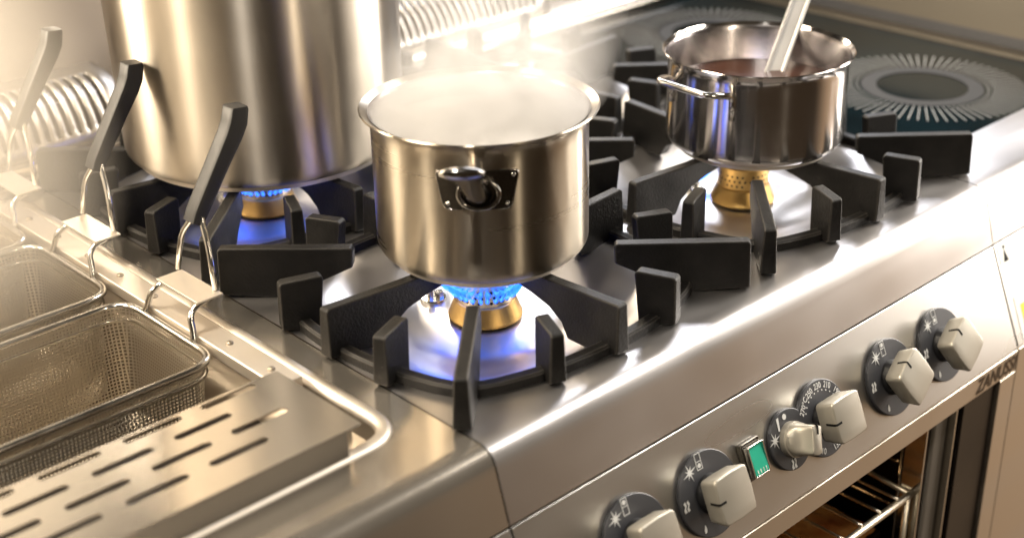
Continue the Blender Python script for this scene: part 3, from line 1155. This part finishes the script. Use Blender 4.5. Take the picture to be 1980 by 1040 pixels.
# sauce pot
qc = (0.3972, -0.0128)
cp = thing('sauce_pot', (qc[0], qc[1], Z0), 'shiny steel pot with wire loop handles holding brown sauce', 'pot')
body(qc, 0.0980, Z0, 0.1564, 0.082, MT['shiny'], cp, 0.0055, rr=0.011).obj('pan_body', MT['shiny'], cp, auto=60)
inside(qc, 0.0980, Z0, 0.1564, 0.0055, cp)
base_disc(qc, 0.0855, Z0, MT['rail'], cp)
for ang in (178, -4):
    a = radians(ang)
    d = Vector((cos(a), sin(a), 0))
    w = Vector((-sin(a), cos(a), 0))
    half = 0.043
    c0 = Vector((qc[0], qc[1], 0))

    def wp(s, o, z):
        r = sqrt(max(0.0980 ** 2 - s * s, 0))
        return c0 + d * (r + o) + w * s + Vector((0, 0, z))
    pts = [wp(half, 0.0028, 0.108), wp(half, 0.0028, 0.1335), wp(half * .98, 0.016, 0.1375), wp(half * .80, 0.030, 0.1395), wp(0, 0.026, 0.1405), wp(-half * .80, 0.030, 0.1395), wp(-half * .98, 0.016, 0.1375), wp(-half, 0.0028, 0.1335), wp(-half, 0.0028, 0.108)]
    MB().tube(fillet(pts, 0.011, 6, False), 0.0037, 12).obj('loop_handle', MT['wire'], cp, smooth=True)
tag(MB().disc(qc, 0.0955, 0.1150, 96).obj('sauce', MT['sauce']), 'glossy brown chocolate sauce inside the shiny pot', 'sauce')

# ladle in the sauce, leaning on the far rim
ld = thing('ladle', (0.4288, -0.0021, 0.06), 'pale steel ladle with channelled handle standing in brown sauce', 'ladle')
A_ = Vector((0.4240, -0.0032, 0.0850))
B_ = Vector((0.4925, 0.0140, 0.1580))
dr = (B_ - A_).normalized()
view = (Cp - A_).normalized()
sd = dr.cross(Vector((-0.65, -0.6, 0.45))).normalized()
up = sd.cross(dr).normalized()
b = MB()
prof = [(-.0105, .0045), (-.0078, .0045), (-.0068, .0012), (.0068, .0012), (.0078, .0045), (.0105, .0045), (.0105, .0010), (.0080, -.0016), (-.0080, -.0016), (-.0105, .0010)]
b.prism(prof, lambda u, v, w: A_ + sd * u + up * v + dr * w, 0.0, 0.30)
b.obj('handle', MT['ladle'], ld, bevel=0.0006)
bw = MB()
bc_ = A_ + Vector((-0.016, -0.004, -0.012))
P = [(0.0, -.018), (.012, -.016), (.022, -.010), (.028, 0), (.0265, 0), (.021, -.009), (.011, -.0145), (0, -.0165)]
bw.lathe([(r, bc_.z + z) for r, z in P], (bc_.x, bc_.y), 40)
bw.obj('bowl', MT['ladle'], ld, smooth=True)

# stockpot
Z0 = H + 0.0006
kc = (0.008, 0.374)
kp = thing('stockpot', (kc[0], kc[1], Z0), 'tall brushed steel stockpot on the back left burner', 'stockpot')
body(kc, 0.1560, Z0, 0.43, 0.140, MT['stock'], kp, 0.006, taper=0.004, rr=0.013).obj('pan_body', MT['stock'], kp, auto=60)
inside(kc, 0.1545, Z0, 0.43, 0.006, kp)
base_disc(kc, 0.145, Z0, MT['rail'], kp)
for ang in (135, 315):
    a = radians(ang)
    d = Vector((cos(a), sin(a), 0)); w = Vector((-sin(a), cos(a), 0)); c0 = Vector((kc[0], kc[1], 0))
    pts = [c0 + d * .156 + w * .06 + Vector((0, 0, .36)), c0 + d * .200 + w * .055 + Vector((0, 0, .365)), c0 + d * .200 - w * .055 + Vector((0, 0, .365)), c0 + d * .156 - w * .06 + Vector((0, 0, .36))]
    MB().tube(fillet(pts, 0.02, 6, False), 0.006, 12).obj('loop_handle', MT['wire'], kp, smooth=True)

# ------------------------------------------------------------------ fryer unit on the left
fr = thing('fryer_unit', (-0.40, 0.18, -0.85), 'stainless steel fryer unit with a sunken basin left of the burners', 'fryer')
FX0, FX1 = -0.62, XL - 0.0016
BX0, BX1, BY0, BY1 = -0.590, -0.2245, -0.133, 0.545
hole = fillet([(BX0, BY0), (BX1, BY0), (BX1, BY1), (BX0, BY1)], 0.030, 8)
sheet('fryer_top', [(FX0, -0.190), (FX1, -0.190), (FX1, YB), (FX0, YB)], [hole], -0.003, 0.0, MT['fryer'], fr)
vs, fs = [], []
for y, z in FRONT:
    vs += [(FX0, y, z), (FX1, y, z)]
for j in range(len(FRONT) - 1):
    fs.append((2 * j, 2 * j + 1, 2 * j + 3, 2 * j + 2))
# end plate so the seam reads as a folded edge
k0 = len(vs)
vs += [(FX1, y, z) for y, z in FRONT] + [(FX1, -0.190, -0.066)]
fs.append(tuple(range(k0, len(vs))))
link_mesh('front_nose', vs, fs, MT['fryer'], fr, auto=35)
MB().box((FX0, 0.0, -0.012), (FX1, 0.1225, 0.0), lambda x, s, o: PT(x, s, o)).obj('front_panel', MT['panel'], fr, bevel=0.001)
MB().box((FX0, YF, -0.62), (FX1, YF + 0.012, -0.1805)).obj('lower_door', MT['band'], fr, bevel=0.001)
# raised bead round the basin
b = MB()
bead = [(p.x, p.y, 0.0) for p in fillet([(BX0 - .004, BY0 - .004), (BX1 + .004, BY0 - .004), (BX1 + .004, BY1 + .004), (BX0 - .004, BY1 + .004)], 0.034, 8)]
n = len(bead)
vs, fs = [], []
for i in range(n):
    p = Vector(bead[i]); t = (Vector(bead[(i + 1) % n]) - Vector(bead[i - 1])).normalized()
    s = Vector((t.y, -t.x, 0))
    for u, z in ((.0080, -.0005), (.0068, .0016), (.0035, .0030), (-.0020, .0030), (-.0050, .0012), (-.0062, -.004)):
        vs.append(p + s * u + Vector((0, 0, z)))
for i in range(n):
    j = (i + 1) % n
    for k in range(5):
        fs.append((i * 6 + k, i * 6 + k + 1, j * 6 + k + 1, j * 6 + k))
link_mesh('basin_rim', vs, fs, MT['rail'], fr, smooth=True)
# basin: sloped shoulders then a deep tank
b = MB()
vs, fs = [], []
lv = [(0.0, -.003, 0.030), (0.004, -.020, 0.028), (0.026, -.034, 0.024), (0.032, -.050, 0.022), (0.034, -.20, 0.022)]
for inset, z, rad in lv:
    for p in fillet([(BX0 + inset, BY0 + inset), (BX1 - inset, BY0 + inset), (BX1 - inset, BY1 - inset), (BX0 + inset, BY1 - inset)], rad, 8):
        vs.append((p.x, p.y, z))
n = len(vs) // len(lv)
for j in range(len(lv) - 1):
    for k in range(n):
        k2 = (k + 1) % n
        fs.append((j * n + k, j * n + k2, (j + 1) * n + k2, (j + 1) * n + k))
fs.append(tuple((len(lv) - 1) * n + k for k in range(n)))
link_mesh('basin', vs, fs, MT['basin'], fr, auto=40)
MB().box((BX0 + .036, -0.098, -0.042), (BX1 - .036, 0.056, -0.036)).obj('slot_dark_sheet', MT['enamel'], fr, bevel=0.001)  # dark sheet added below the slots so they look deep in shade
# hanging rail with screws along the right edge
rail = MB().box((-0.2560, -0.020, -0.004), (-0.2300, 0.535, 0.0085)).obj('hanging_rail', MT['rail'], fr, bevel=0.0015)
for k in range(9):
    MB().lathe([(0, .0108), (.0022, .0106), (.0034, .0096), (.0036, .0085)], (-0.2430, 0.008 + k * 0.0655), 14).obj('rail_screw', MT['basin'], rail, smooth=True)

# slotted drain plate
dp = thing('drain_plate', (-0.42, -0.084, 0.028), 'slotted steel drain plate across the front of the fryer basin', 'drain plate')
DX0, DX1, DY0, DY1 = -0.600, -0.2590, -0.1425, -0.0265


def slot(cx, cy, l=0.052, w=0.0082):
    out = []
    for k in range(7):
        a = -pi / 2 + pi * k / 6
        out.append((cx + l / 2 - w / 2 + w / 2 * cos(a), cy + w / 2 * sin(a)))
    for k in range(7):
        a = pi / 2 + pi * k / 6
        out.append((cx - l / 2 + w / 2 + w / 2 * cos(a), cy + w / 2 * sin(a)))
    return out


holes = []
for row, (y, x0) in enumerate(((-0.0335, -0.3110), (-0.0575, -0.3500), (-0.0825, -0.3140), (-0.1080, -0.3500))):
    for k in range(5):
        cx = x0 - k * 0.0703
        if cx > DX0 + .03:
            holes.append(slot(cx, y))
sheet('slotted_top', fillet([(DX0, DY0), (DX1, DY0), (DX1, DY1), (DX0, DY1)], 0.003, 3), holes, 0.0265, 0.0280, MT['fryer'], dp)
b = MB()
b.box((DX0, DY0 + .0004, 0.0030), (DX1 - .014, DY0 + .0018, 0.0264))
b.box((DX1 - .0018, DY0 + .014, 0.0030), (DX1 - .0004, DY1 - .0004, 0.0264))
b.prism([(DX1 - .014, DY0 + .0004), (DX1 - .0004, DY0 + .014), (DX1 - .0018, DY0 + .0146), (DX1 - .0146, DY0 + .0018)], lambda u, v, w: Vector((u, v, w)), 0.0030, 0.0264)
b.obj('folded_skirt', MT['fryer'], dp)


# baskets
def make_basket(dy, label):
    bk = thing('fryer_basket', (-0.41, 0.148 + dy, -0.10), label, 'fryer basket', 'wire baskets hanging in the fryer')
    X0_, X1_, Y0_, Y1_ = -0.585, -0.2610, 0.066 + dy, 0.230 + dy
    zr = 0.0015
    rim = [(p.x, p.y, zr) for p in fillet([(X0_, Y0_), (X1_, Y0_), (X1_, Y1_), (X0_, Y1_)], 0.030, 8)]
    MB().tube(rim, 0.0036, 10, True).obj('rim_wire', MT['wire'], bk, smooth=True)
    rim2 = [(p.x, p.y, -0.012) for p in fillet([(X0_ + .002, Y0_ + .002), (X1_ - .002, Y0_ + .002), (X1_ - .002, Y1_ - .002), (X0_ + .002, Y1_ - .002)], 0.028, 8)]
    MB().tube(rim2, 0.0022, 8, True).obj('lower_wire', MT['wire'], bk, smooth=True)
    vs, fs = [], []
    lv = [(0.003, 0.0, .027), (0.006, -.045, .025), (0.010, -.110, .022), (0.022, -.122, .020)]
    for inset, z, rad in lv:
        for p in fillet([(X0_ + inset, Y0_ + inset), (X1_ - inset, Y0_ + inset), (X1_ - inset, Y1_ - inset), (X0_ + inset, Y1_ - inset)], rad, 8):
            vs.append((p.x, p.y, z))
    n = len(vs) // len(lv)
    for j in range(len(lv) - 1):
        for k in range(n):
            k2 = (k + 1) % n
            fs.append((j * n + k, j * n + k2, (j + 1) * n + k2, (j + 1) * n + k))
    fs.append(tuple((len(lv) - 1) * n + k for k in range(n)))
    link_mesh('basket_mesh', vs, fs, MT['weave'], bk, auto=40)
    # hanger: curled wires over the rail and a small plate
    yc = 0.150 + dy
    for s in (-1, 1):
        y = yc + s * 0.034
        pts = [(-0.2610, y + s * .010, zr), (-0.2575, y + s * .006, 0.012), (-0.2560, y, 0.026), (-0.2440, y - s * .003, 0.033), (-0.2300, y - s * .004, 0.033)]
        MB().tube(fillet(pts, 0.009, 5, False), 0.0030, 10).obj('hook_wire', MT['wire'], bk, smooth=True)
    MB().box((-0.2480, yc - .036, 0.0345), (-0.2200, yc + .036, 0.0365)).obj('hanger_plate', MT['rail'], bk, bevel=0.0006)
    gy = yc + 0.006
    for s, ys in ((-1, -0.026), (1, 0.040)):
        pts = [(-0.2220, yc + ys, 0.0365), (-0.2170, yc + ys * .72 + .004, 0.074), (-0.2130, gy + s * .006, 0.098), (-0.2070, gy + s * .005, 0.112)]
        MB().tube(fillet(pts, 0.010, 5, False), 0.0029, 10).obj('handle_wire', MT['wire'], bk, smooth=True)
    # grip: flat-sided bar bent upright at the end
    path = [Vector((-0.2180, gy, 0.0935)), Vector((-0.2135, gy, 0.102)), Vector((-0.1990, gy, 0.1235)), Vector((-0.1830, gy, 0.1470)), Vector((-0.1690, gy, 0.1670)), Vector((-0.1632, gy, 0.1775)), Vector((-0.1600, gy, 0.1905)), Vector((-0.1598, gy, 0.1925))]
    half = [.0062, .0072, .0078, .0084, .0094, .0098, .0092, .0080]
    vs, fs = [], []
    n = 40
    for i, p in enumerate(path):
        t = (path[min(i + 1, len(path) - 1)] - path[max(i - 1, 0)]).normalized()
        x = Vector((0, 1, 0))
        y = t.cross(x)
        for k in range(n):
            a = 2 * pi * k / n
            e = 8.0
            r = 1 / ((abs(cos(a)) ** e + abs(sin(a)) ** e) ** (1 / e))
            vs.append(p + x * (0.0092 * r * cos(a)) + y * (half[i] * r * sin(a)))
    for i in range(len(path) - 1):
        for k in range(n):
            k2 = (k + 1) % n
            fs.append((i * n + k, i * n + k2, (i + 1) * n + k2, (i + 1) * n + k))
    fs.append(tuple(range(n))[::-1])
    fs.append(tuple((len(path) - 1) * n + k for k in range(n)))
    link_mesh('grip', vs, fs, MT['black'], bk, auto=45)
    return bk


bk0 = make_basket(0.0, 'fryer basket next to the slotted drain plate, its black grip nearest the camera')
dup(bk0, bk0.location + Vector((0, 0.188, 0)), 'middle fryer basket, its black grip against the bright side of the stockpot')
dup(bk0, bk0.location + Vector((0, 0.360, 0)), 'fryer basket farthest back, its grip near the beige wall')

# ------------------------------------------------------------------ induction hob on the right
IX0, IX1 = XR + 0.0016, 1.045
ih = thing('induction_hob', (0.80, 0.18, -0.85), 'black glass induction hob with two ringed cooking zones, right of the grates', 'induction hob')
vs, fs = [], []
FR2 = [(-0.112, 0.0)] + FRONT
for y, z in FR2:
    vs += [(IX0, y, z), (IX1, y, z)]
for j in range(len(FR2) - 1):
    fs.append((2 * j, 2 * j + 1, 2 * j + 3, 2 * j + 2))
link_mesh('front_nose', vs, fs, MT['hob'], ih, auto=35)
MB().box((IX0, -0.1118, -0.004), (0.6000, YB, 0.0)).obj('side_frame', MT['hob'], ih, bevel=0.0008)
MB().box((0.6005, -0.1118, -0.006), (1.0150, YB - .002, -0.0008)).obj('glass_top', MT['glass'], ih, bevel=0.0008)
MB().box((1.0155, -0.1118, -0.004), (IX1, YB, 0.003)).obj('side_frame', MT['side'], ih, bevel=0.0008)
MB().box((IX0, 0.0, -0.012), (IX1, 0.1225, 0.0), lambda x, s, o: PT(x, s, o)).obj('control_panel', MT['panel'], ih, bevel=0.001)
MB().box((IX0, YF, -0.62), (IX1, YF + 0.012, -0.1805)).obj('lower_front', MT['band'], ih, bevel=0.001)
for zc_ in ((0.820, 0.030), (0.820, 0.392)):
    zb_ = MB()
    n = 72
    ri, ro = 0.0600, 0.0800
    vs = [(zc_[0] + r * cos(2 * pi * k / n), zc_[1] + r * sin(2 * pi * k / n), 0.0) for r in (ri, ro) for k in range(n)]
    zb_.add(vs, [(k, (k + 1) % n, n + (k + 1) % n, n + k) for k in range(n)])
    zm = zb_.obj('zone_ring', MT['zoneband'], ih)
    b = MB()
    for k in range(72):
        a = 2 * pi * k / 72
        d = Vector((cos(a), sin(a), 0)); w = Vector((-sin(a), cos(a), 0)); c0 = Vector((zc_[0], zc_[1], 0))
        for (ra, rb_, hw) in ((0.0905, 0.1375, 0.0007), (0.0835, 0.0880, 0.0007)):
            b.add([c0 + d * ra - w * hw, c0 + d * rb_ - w * hw, c0 + d * rb_ + w * hw, c0 + d * ra + w * hw], [(0, 1, 2, 3)])
    b.obj('zone_rays', MT['zone'], zm)
# stickers on the panel
st = MB()
st.prism(fillet([(0.5695, 0.004), (0.5950, 0.004), (0.5950, 0.026), (0.5695, 0.026)], 0.002, 3), lambda u, v, w: PT(u, v, w), 0.0002, 0.0005)
st = st.obj('pictogram_sticker', MT['sticker'], ih)
b = MB()
b.prism([(0.5775, 0.0235), (0.5868, 0.0235), (0.5822, 0.0095)], lambda u, v, w: PT(u, v, w), 0.0006, 0.0009)
b.prism([(0.5789 + .0020 * cos(t), 0.0068 + .0020 * sin(t)) for t in [2 * pi * k / 12 for k in range(12)]], lambda u, v, w: PT(u + .0033, v, w), 0.0006, 0.0009)
b.obj('pictogram', MT['pointer'], st)
st2 = MB()
st2.prism([(0.5780, 0.066), (0.6600, 0.066), (0.6600, 0.118), (0.5780, 0.118)], lambda u, v, w: PT(u, v, w), 0.0002, 0.0005)
st2 = st2.obj('warning_sticker', MT['sticker'], ih)
b = MB()
b.prism([(0.5880, 0.078), (0.6300, 0.078), (0.6300, 0.104), (0.5880, 0.104)], lambda u, v, w: PT(u, v, w), 0.0006, 0.0009)
b.obj('warning_field', MT['yellow'], st2)

# tall neighbouring unit, its steel side panel right of the glass
np_ = thing('steel_cabinet', (1.20, 0.18, -0.85), 'bronze toned steel cabinet side rising beyond the induction hob', 'cabinet')
MB().box((1.0465, -0.19, -0.60), (1.40, 0.80, 0.105)).obj('cabinet_body', MT['side'], np_, bevel=0.003)
MB().box((1.0455, -0.19, 0.0), (1.0464, 0.80, 0.018)).obj('seal_strip', MT['dial'], np_)

# ------------------------------------------------------------------ rear: ledge, flue covers, wall
rl = thing('rear_ledge', (0.2, 0.62, -0.05), 'steel ledge with folded lips running behind the hobs', 'ledge')
prof = [(YB + .001, -0.002), (YB + .001, 0.010), (YB + .004, 0.013), (YB + .020, 0.013), (YB + .024, 0.006), (YB + .030, 0.006), (YB + .034, 0.016), (YB + .037, 0.018), (0.760, 0.018), (0.760, -0.05), (YB + .001, -0.05)]
b = MB().prism(prof, lambda u, v, w: Vector((w, u, v)), -0.62, 1.0450)
b.obj('ledge_body', MT['back'], rl, bevel=0.0012)


def flue(x0, x1, label):
    f = thing('flue_cover', ((x0 + x1) / 2, 0.64, 0.018), label, 'flue cover', 'slotted steel flue covers')
    pitch = 0.0135
    n = int((x1 - x0 - .03) / pitch)
    arc = []
    y0, y1, z0, z1 = 0.606, 0.672, 0.0185, 0.086
    K = 14
    for k in range(K + 1):
        a = (pi / 2) * k / K
        arc.append((y1 - (y1 - y0) * cos(a), z0 + (z1 - z0) * sin(a)))
    arc = [(y0, z0)] + [(y, z) for y, z in arc[1:]] + [(0.700, z1)]
    vs, fs = [], []
    cols = [x0, x0 + .015]
    for i in range(n):
        xa = x0 + .015 + i * pitch
        cols += [xa + .0062, xa + pitch]
    cols += [x1]
    A = len(arc)
    for x in cols:
        for y, z in arc:
            vs.append((x, y, z))
    for i in range(len(cols) - 1):
        opening = (i >= 1 and i % 2 == 1 and i < len(cols) - 2)
        for j in range(A - 1):
            if opening and 2 <= j <= A - 4:
                continue
            fs.append((i * A + j, i * A + j + 1, (i + 1) * A + j + 1, (i + 1) * A + j))
    o = link_mesh('slotted_hood', vs, fs, MT['vent'], f, smooth=True)
    so = o.modifiers.new('thick', 'SOLIDIFY')
    so.thickness = 0.0016
    so.offset = -1
    b = MB()
    for x in (x0, x1 - .0015):
        b.prism([(y, z) for y, z in arc] + [(0.700, z0)], lambda u, v, w: Vector((w, u, v)), x + .0001, x + .0016)
    b.box((x0 + .002, 0.7002, z0), (x1 - .002, 0.7015, z1))
    b.obj('end_plate', MT['vent'], f)
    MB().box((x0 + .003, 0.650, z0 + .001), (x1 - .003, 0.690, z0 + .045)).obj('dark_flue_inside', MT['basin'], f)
    return f


flue(0.03, 0.690, 'slotted steel flue cover behind the burners, right of the stockpot')
flue(-0.58, -0.035, 'slotted steel flue cover behind the fryer, left of the stockpot')
wl_ = MB().box((-2.2, 0.790, -0.60), (1.4, 0.83, 0.30)).obj('wall', MT['wall'])
tag(wl_, 'plain beige wall behind the cooking line', 'wall')

# ------------------------------------------------------------------ inside the oven
rk = thing('oven_rack', (0.13, -0.05, -0.315), 'chromed wire rack inside the open oven', 'oven rack')
b = MB()
b.tube([(-0.14, -0.2630, -0.3000), (0.3900, -0.2630, -0.3000)], 0.0042, 12)
b.obj('front_rail', MT['rack'], rk, smooth=True)
b = MB()
for k in range(16):
    x = 0.362 - k * 0.034
    b.tube(fillet([(x, -0.2630, -0.2945), (x, -0.254, -0.2940), (x, 0.17, -0.2940)], .003, 3, False), 0.0017, 8)
b.obj('rack_rods', MT['rack'], rk, smooth=True)
b = MB()
b.tube(fillet([(0.3865, -0.263, -0.300), (0.3885, -0.20, -0.296), (0.3885, 0.17, -0.296)], .01, 4, False), 0.0032, 10)
b.tube([(0.3820, -0.2630, -0.3000), (0.3820, -0.2630, -0.52)], 0.0036, 10)
b.obj('side_rail', MT['rack'], rk, smooth=True)
fd = thing('baking_tray', (0.13, -0.06, -0.375), 'baking tray of golden brown food below the oven rack', 'baking tray')
MB().box((-0.12, -0.235, -0.375), (0.385, 0.14, -0.362)).obj('tray', MT['enamel'], fd, bevel=0.003)
vs, fs = [], []
rr_ = random.Random(5)
nx_, ny_ = 60, 40
for j in range(ny_ + 1):
    for i in range(nx_ + 1):
        u, v = i / nx_, j / ny_
        e = min(1, 8 * min(u, 1 - u, v, 1 - v))
        vs.append((-0.115 + 0.495 * u, -0.230 + 0.365 * v, -0.3610 + 0.014 * e + 0.004 * e * (sin(u * 37 + sin(v * 20)) * cos(v * 31)) + rr_.uniform(-.001, .001)))
for j in range(ny_):
    for i in range(nx_):
        a = j * (nx_ + 1) + i
        fs.append((a, a + 1, a + nx_ + 2, a + nx_ + 1))
tag(link_mesh('baked_dish', vs, fs, MT['food'], smooth=True), 'golden brown baked crust on the oven tray', 'baked food')
ol_ = bpy.data.lights.new('oven_lamp', 'POINT')
ol_.energy = 0.30
ol_.color = (1.0, 0.55, 0.22)
ol_.shadow_soft_size = 0.02
oo = bpy.data.objects.new('oven_lamp', ol_)
COL.objects.link(oo)
oo.location = (0.1, 0.05, -0.235)

# ------------------------------------------------------------------ steam
vs, fs = [], []
n = 40
lv = [(0.1675, 0.094, 0, 0), (0.190, 0.101, 0, 0), (0.200, 0.116, .004, 0), (0.24, 0.122, .016, .004), (0.28, 0.122, .032, .008), (0.32, 0.10, .05, .012), (0.35, 0.07, .06, .015)]
for z, r, dx, dy in lv:
    for k in range(n):
        a = 2 * pi * k / n
        vs.append((dx + r * cos(a), dy + r * sin(a), z))
for j in range(len(lv) - 1):
    for k in range(n):
        k2 = (k + 1) % n
        fs.append((j * n + k, j * n + k2, (j + 1) * n + k2, (j + 1) * n + k))
fs.append(tuple(range(n))[::-1])
fs.append(tuple((len(lv) - 1) * n + k for k in range(n)))
ms = bpy.data.materials.new('steam_volume')
ms.use_nodes = True
nt = ms.node_tree
nt.nodes.clear()
out = nt.nodes.new("ShaderNodeOutputMaterial")
pv = nt.nodes.new("ShaderNodeVolumePrincipled")
pv.inputs['Color'].default_value = (0.69, 0.68, 0.67, 1)
pv.inputs['Anisotropy'].default_value = 0.1
tc = nt.nodes.new("ShaderNodeTexCoord")
sx_ = nt.nodes.new("ShaderNodeSeparateXYZ")
nt.links.new(tc.outputs['Object'], sx_.inputs[0])


def math_(op, a, b_=None, clamp=False):
    m = nt.nodes.new("ShaderNodeMath")
    m.operation = op
    m.use_clamp = clamp
    for i, v in enumerate((a, b_)):
        if v is None:
            continue
        if isinstance(v, (int, float)):
            m.inputs[i].default_value = v
        else:
            nt.links.new(v, m.inputs[i])
    return m.outputs[0]


nz = nt.nodes.new("ShaderNodeTexNoise")
nz.inputs['Scale'].default_value = 13
nz.inputs['Detail'].default_value = 4
nz.inputs['Distortion'].default_value = 1.2
nt.links.new(tc.outputs['Object'], nz.inputs['Vector'])
rise = math_('SUBTRACT', sx_.outputs['Z'], 0.185)
# the plume leans towards +X as it rises; radial fall-off round its own axis
ax_ = math_('MULTIPLY', math_('MAXIMUM', rise, 0.0), 0.62)
dx_ = math_('SUBTRACT', sx_.outputs['X'], ax_)
r2 = math_('SQRT', math_('ADD', math_('MULTIPLY', dx_, dx_), math_('MULTIPLY', sx_.outputs['Y'], sx_.outputs['Y'])))
rad = math_('SUBTRACT', 1.0, math_('DIVIDE', math_('SUBTRACT', r2, 0.056), 0.062, False), True)
inpot = math_('LESS_THAN', rise, 0.004)
rad = math_('MAXIMUM', rad, math_('MULTIPLY', inpot, 1.5))
fade = math_('SUBTRACT', 1.0, math_('DIVIDE', math_('MAXIMUM', rise, 0.0), 0.115), True)
fade = math_('POWER', fade, 1.6)
nn = math_('ADD', 0.25, math_('MULTIPLY', math_('SUBTRACT', nz.outputs['Fac'], 0.38), 4.2), False)
nn = math_('MAXIMUM', nn, 0.02)
strength = math_('ADD', math_('MULTIPLY', inpot, 36.0), 25.0)
dens = math_('MULTIPLY', math_('MULTIPLY', math_('MULTIPLY', rad, fade), nn), strength)
nt.links.new(dens, pv.inputs['Density'])
nt.links.new(pv.outputs[0], out.inputs['Volume'])
tag(link_mesh('steam', vs, fs, ms, smooth=True), 'white steam rising out of the brushed saucepan', 'steam', kind='stuff')


# thin warm haze added to wash out the back of the fryer
vs, fs = [], []
n = 32
for z, sc in ((0.010, .9), (0.08, 1.0), (0.25, 1.0), (0.40, 0.8), (0.46, 0.5)):
    for k in range(n):
        a = 2 * pi * k / n
        vs.append((-0.47 + 0.30 * sc * cos(a), 0.44 + 0.33 * sc * sin(a), z))
for j in range(4):
    for k in range(n):
        k2 = (k + 1) % n
        fs.append((j * n + k, j * n + k2, (j + 1) * n + k2, (j + 1) * n + k))
fs.append(tuple(range(n))[::-1])
fs.append(tuple(4 * n + k for k in range(n)))
mh = bpy.data.materials.new('fryer_wash_haze_volume')
mh.use_nodes = True
nt = mh.node_tree
nt.nodes.clear()
out = nt.nodes.new("ShaderNodeOutputMaterial")
pv = nt.nodes.new("ShaderNodeVolumePrincipled")
pv.inputs['Color'].default_value = (0.93, 0.88, 0.80, 1)
tc = nt.nodes.new("ShaderNodeTexCoord")
sx_ = nt.nodes.new("ShaderNodeSeparateXYZ")
nt.links.new(tc.outputs['Object'], sx_.inputs[0])
ux = math_('DIVIDE', math_('SUBTRACT', sx_.outputs['X'], -0.47), 0.30)
uy = math_('DIVIDE', math_('SUBTRACT', sx_.outputs['Y'], 0.44), 0.33)
uz = math_('DIVIDE', math_('SUBTRACT', sx_.outputs['Z'], 0.14), 0.34)
rr2 = math_('ADD', math_('ADD', math_('MULTIPLY', ux, ux), math_('MULTIPLY', uy, uy)), math_('MULTIPLY', uz, uz))
soft = math_('SUBTRACT', 1.0, rr2, True)
nt.links.new(math_('MULTIPLY', soft, 3.2), pv.inputs['Density'])
nt.links.new(pv.outputs[0], out.inputs['Volume'])
tag(link_mesh('fryer_wash_haze', vs, fs, mh, smooth=True), 'added pale haze for the bright wash over the back fryer baskets', 'steam', kind='stuff')
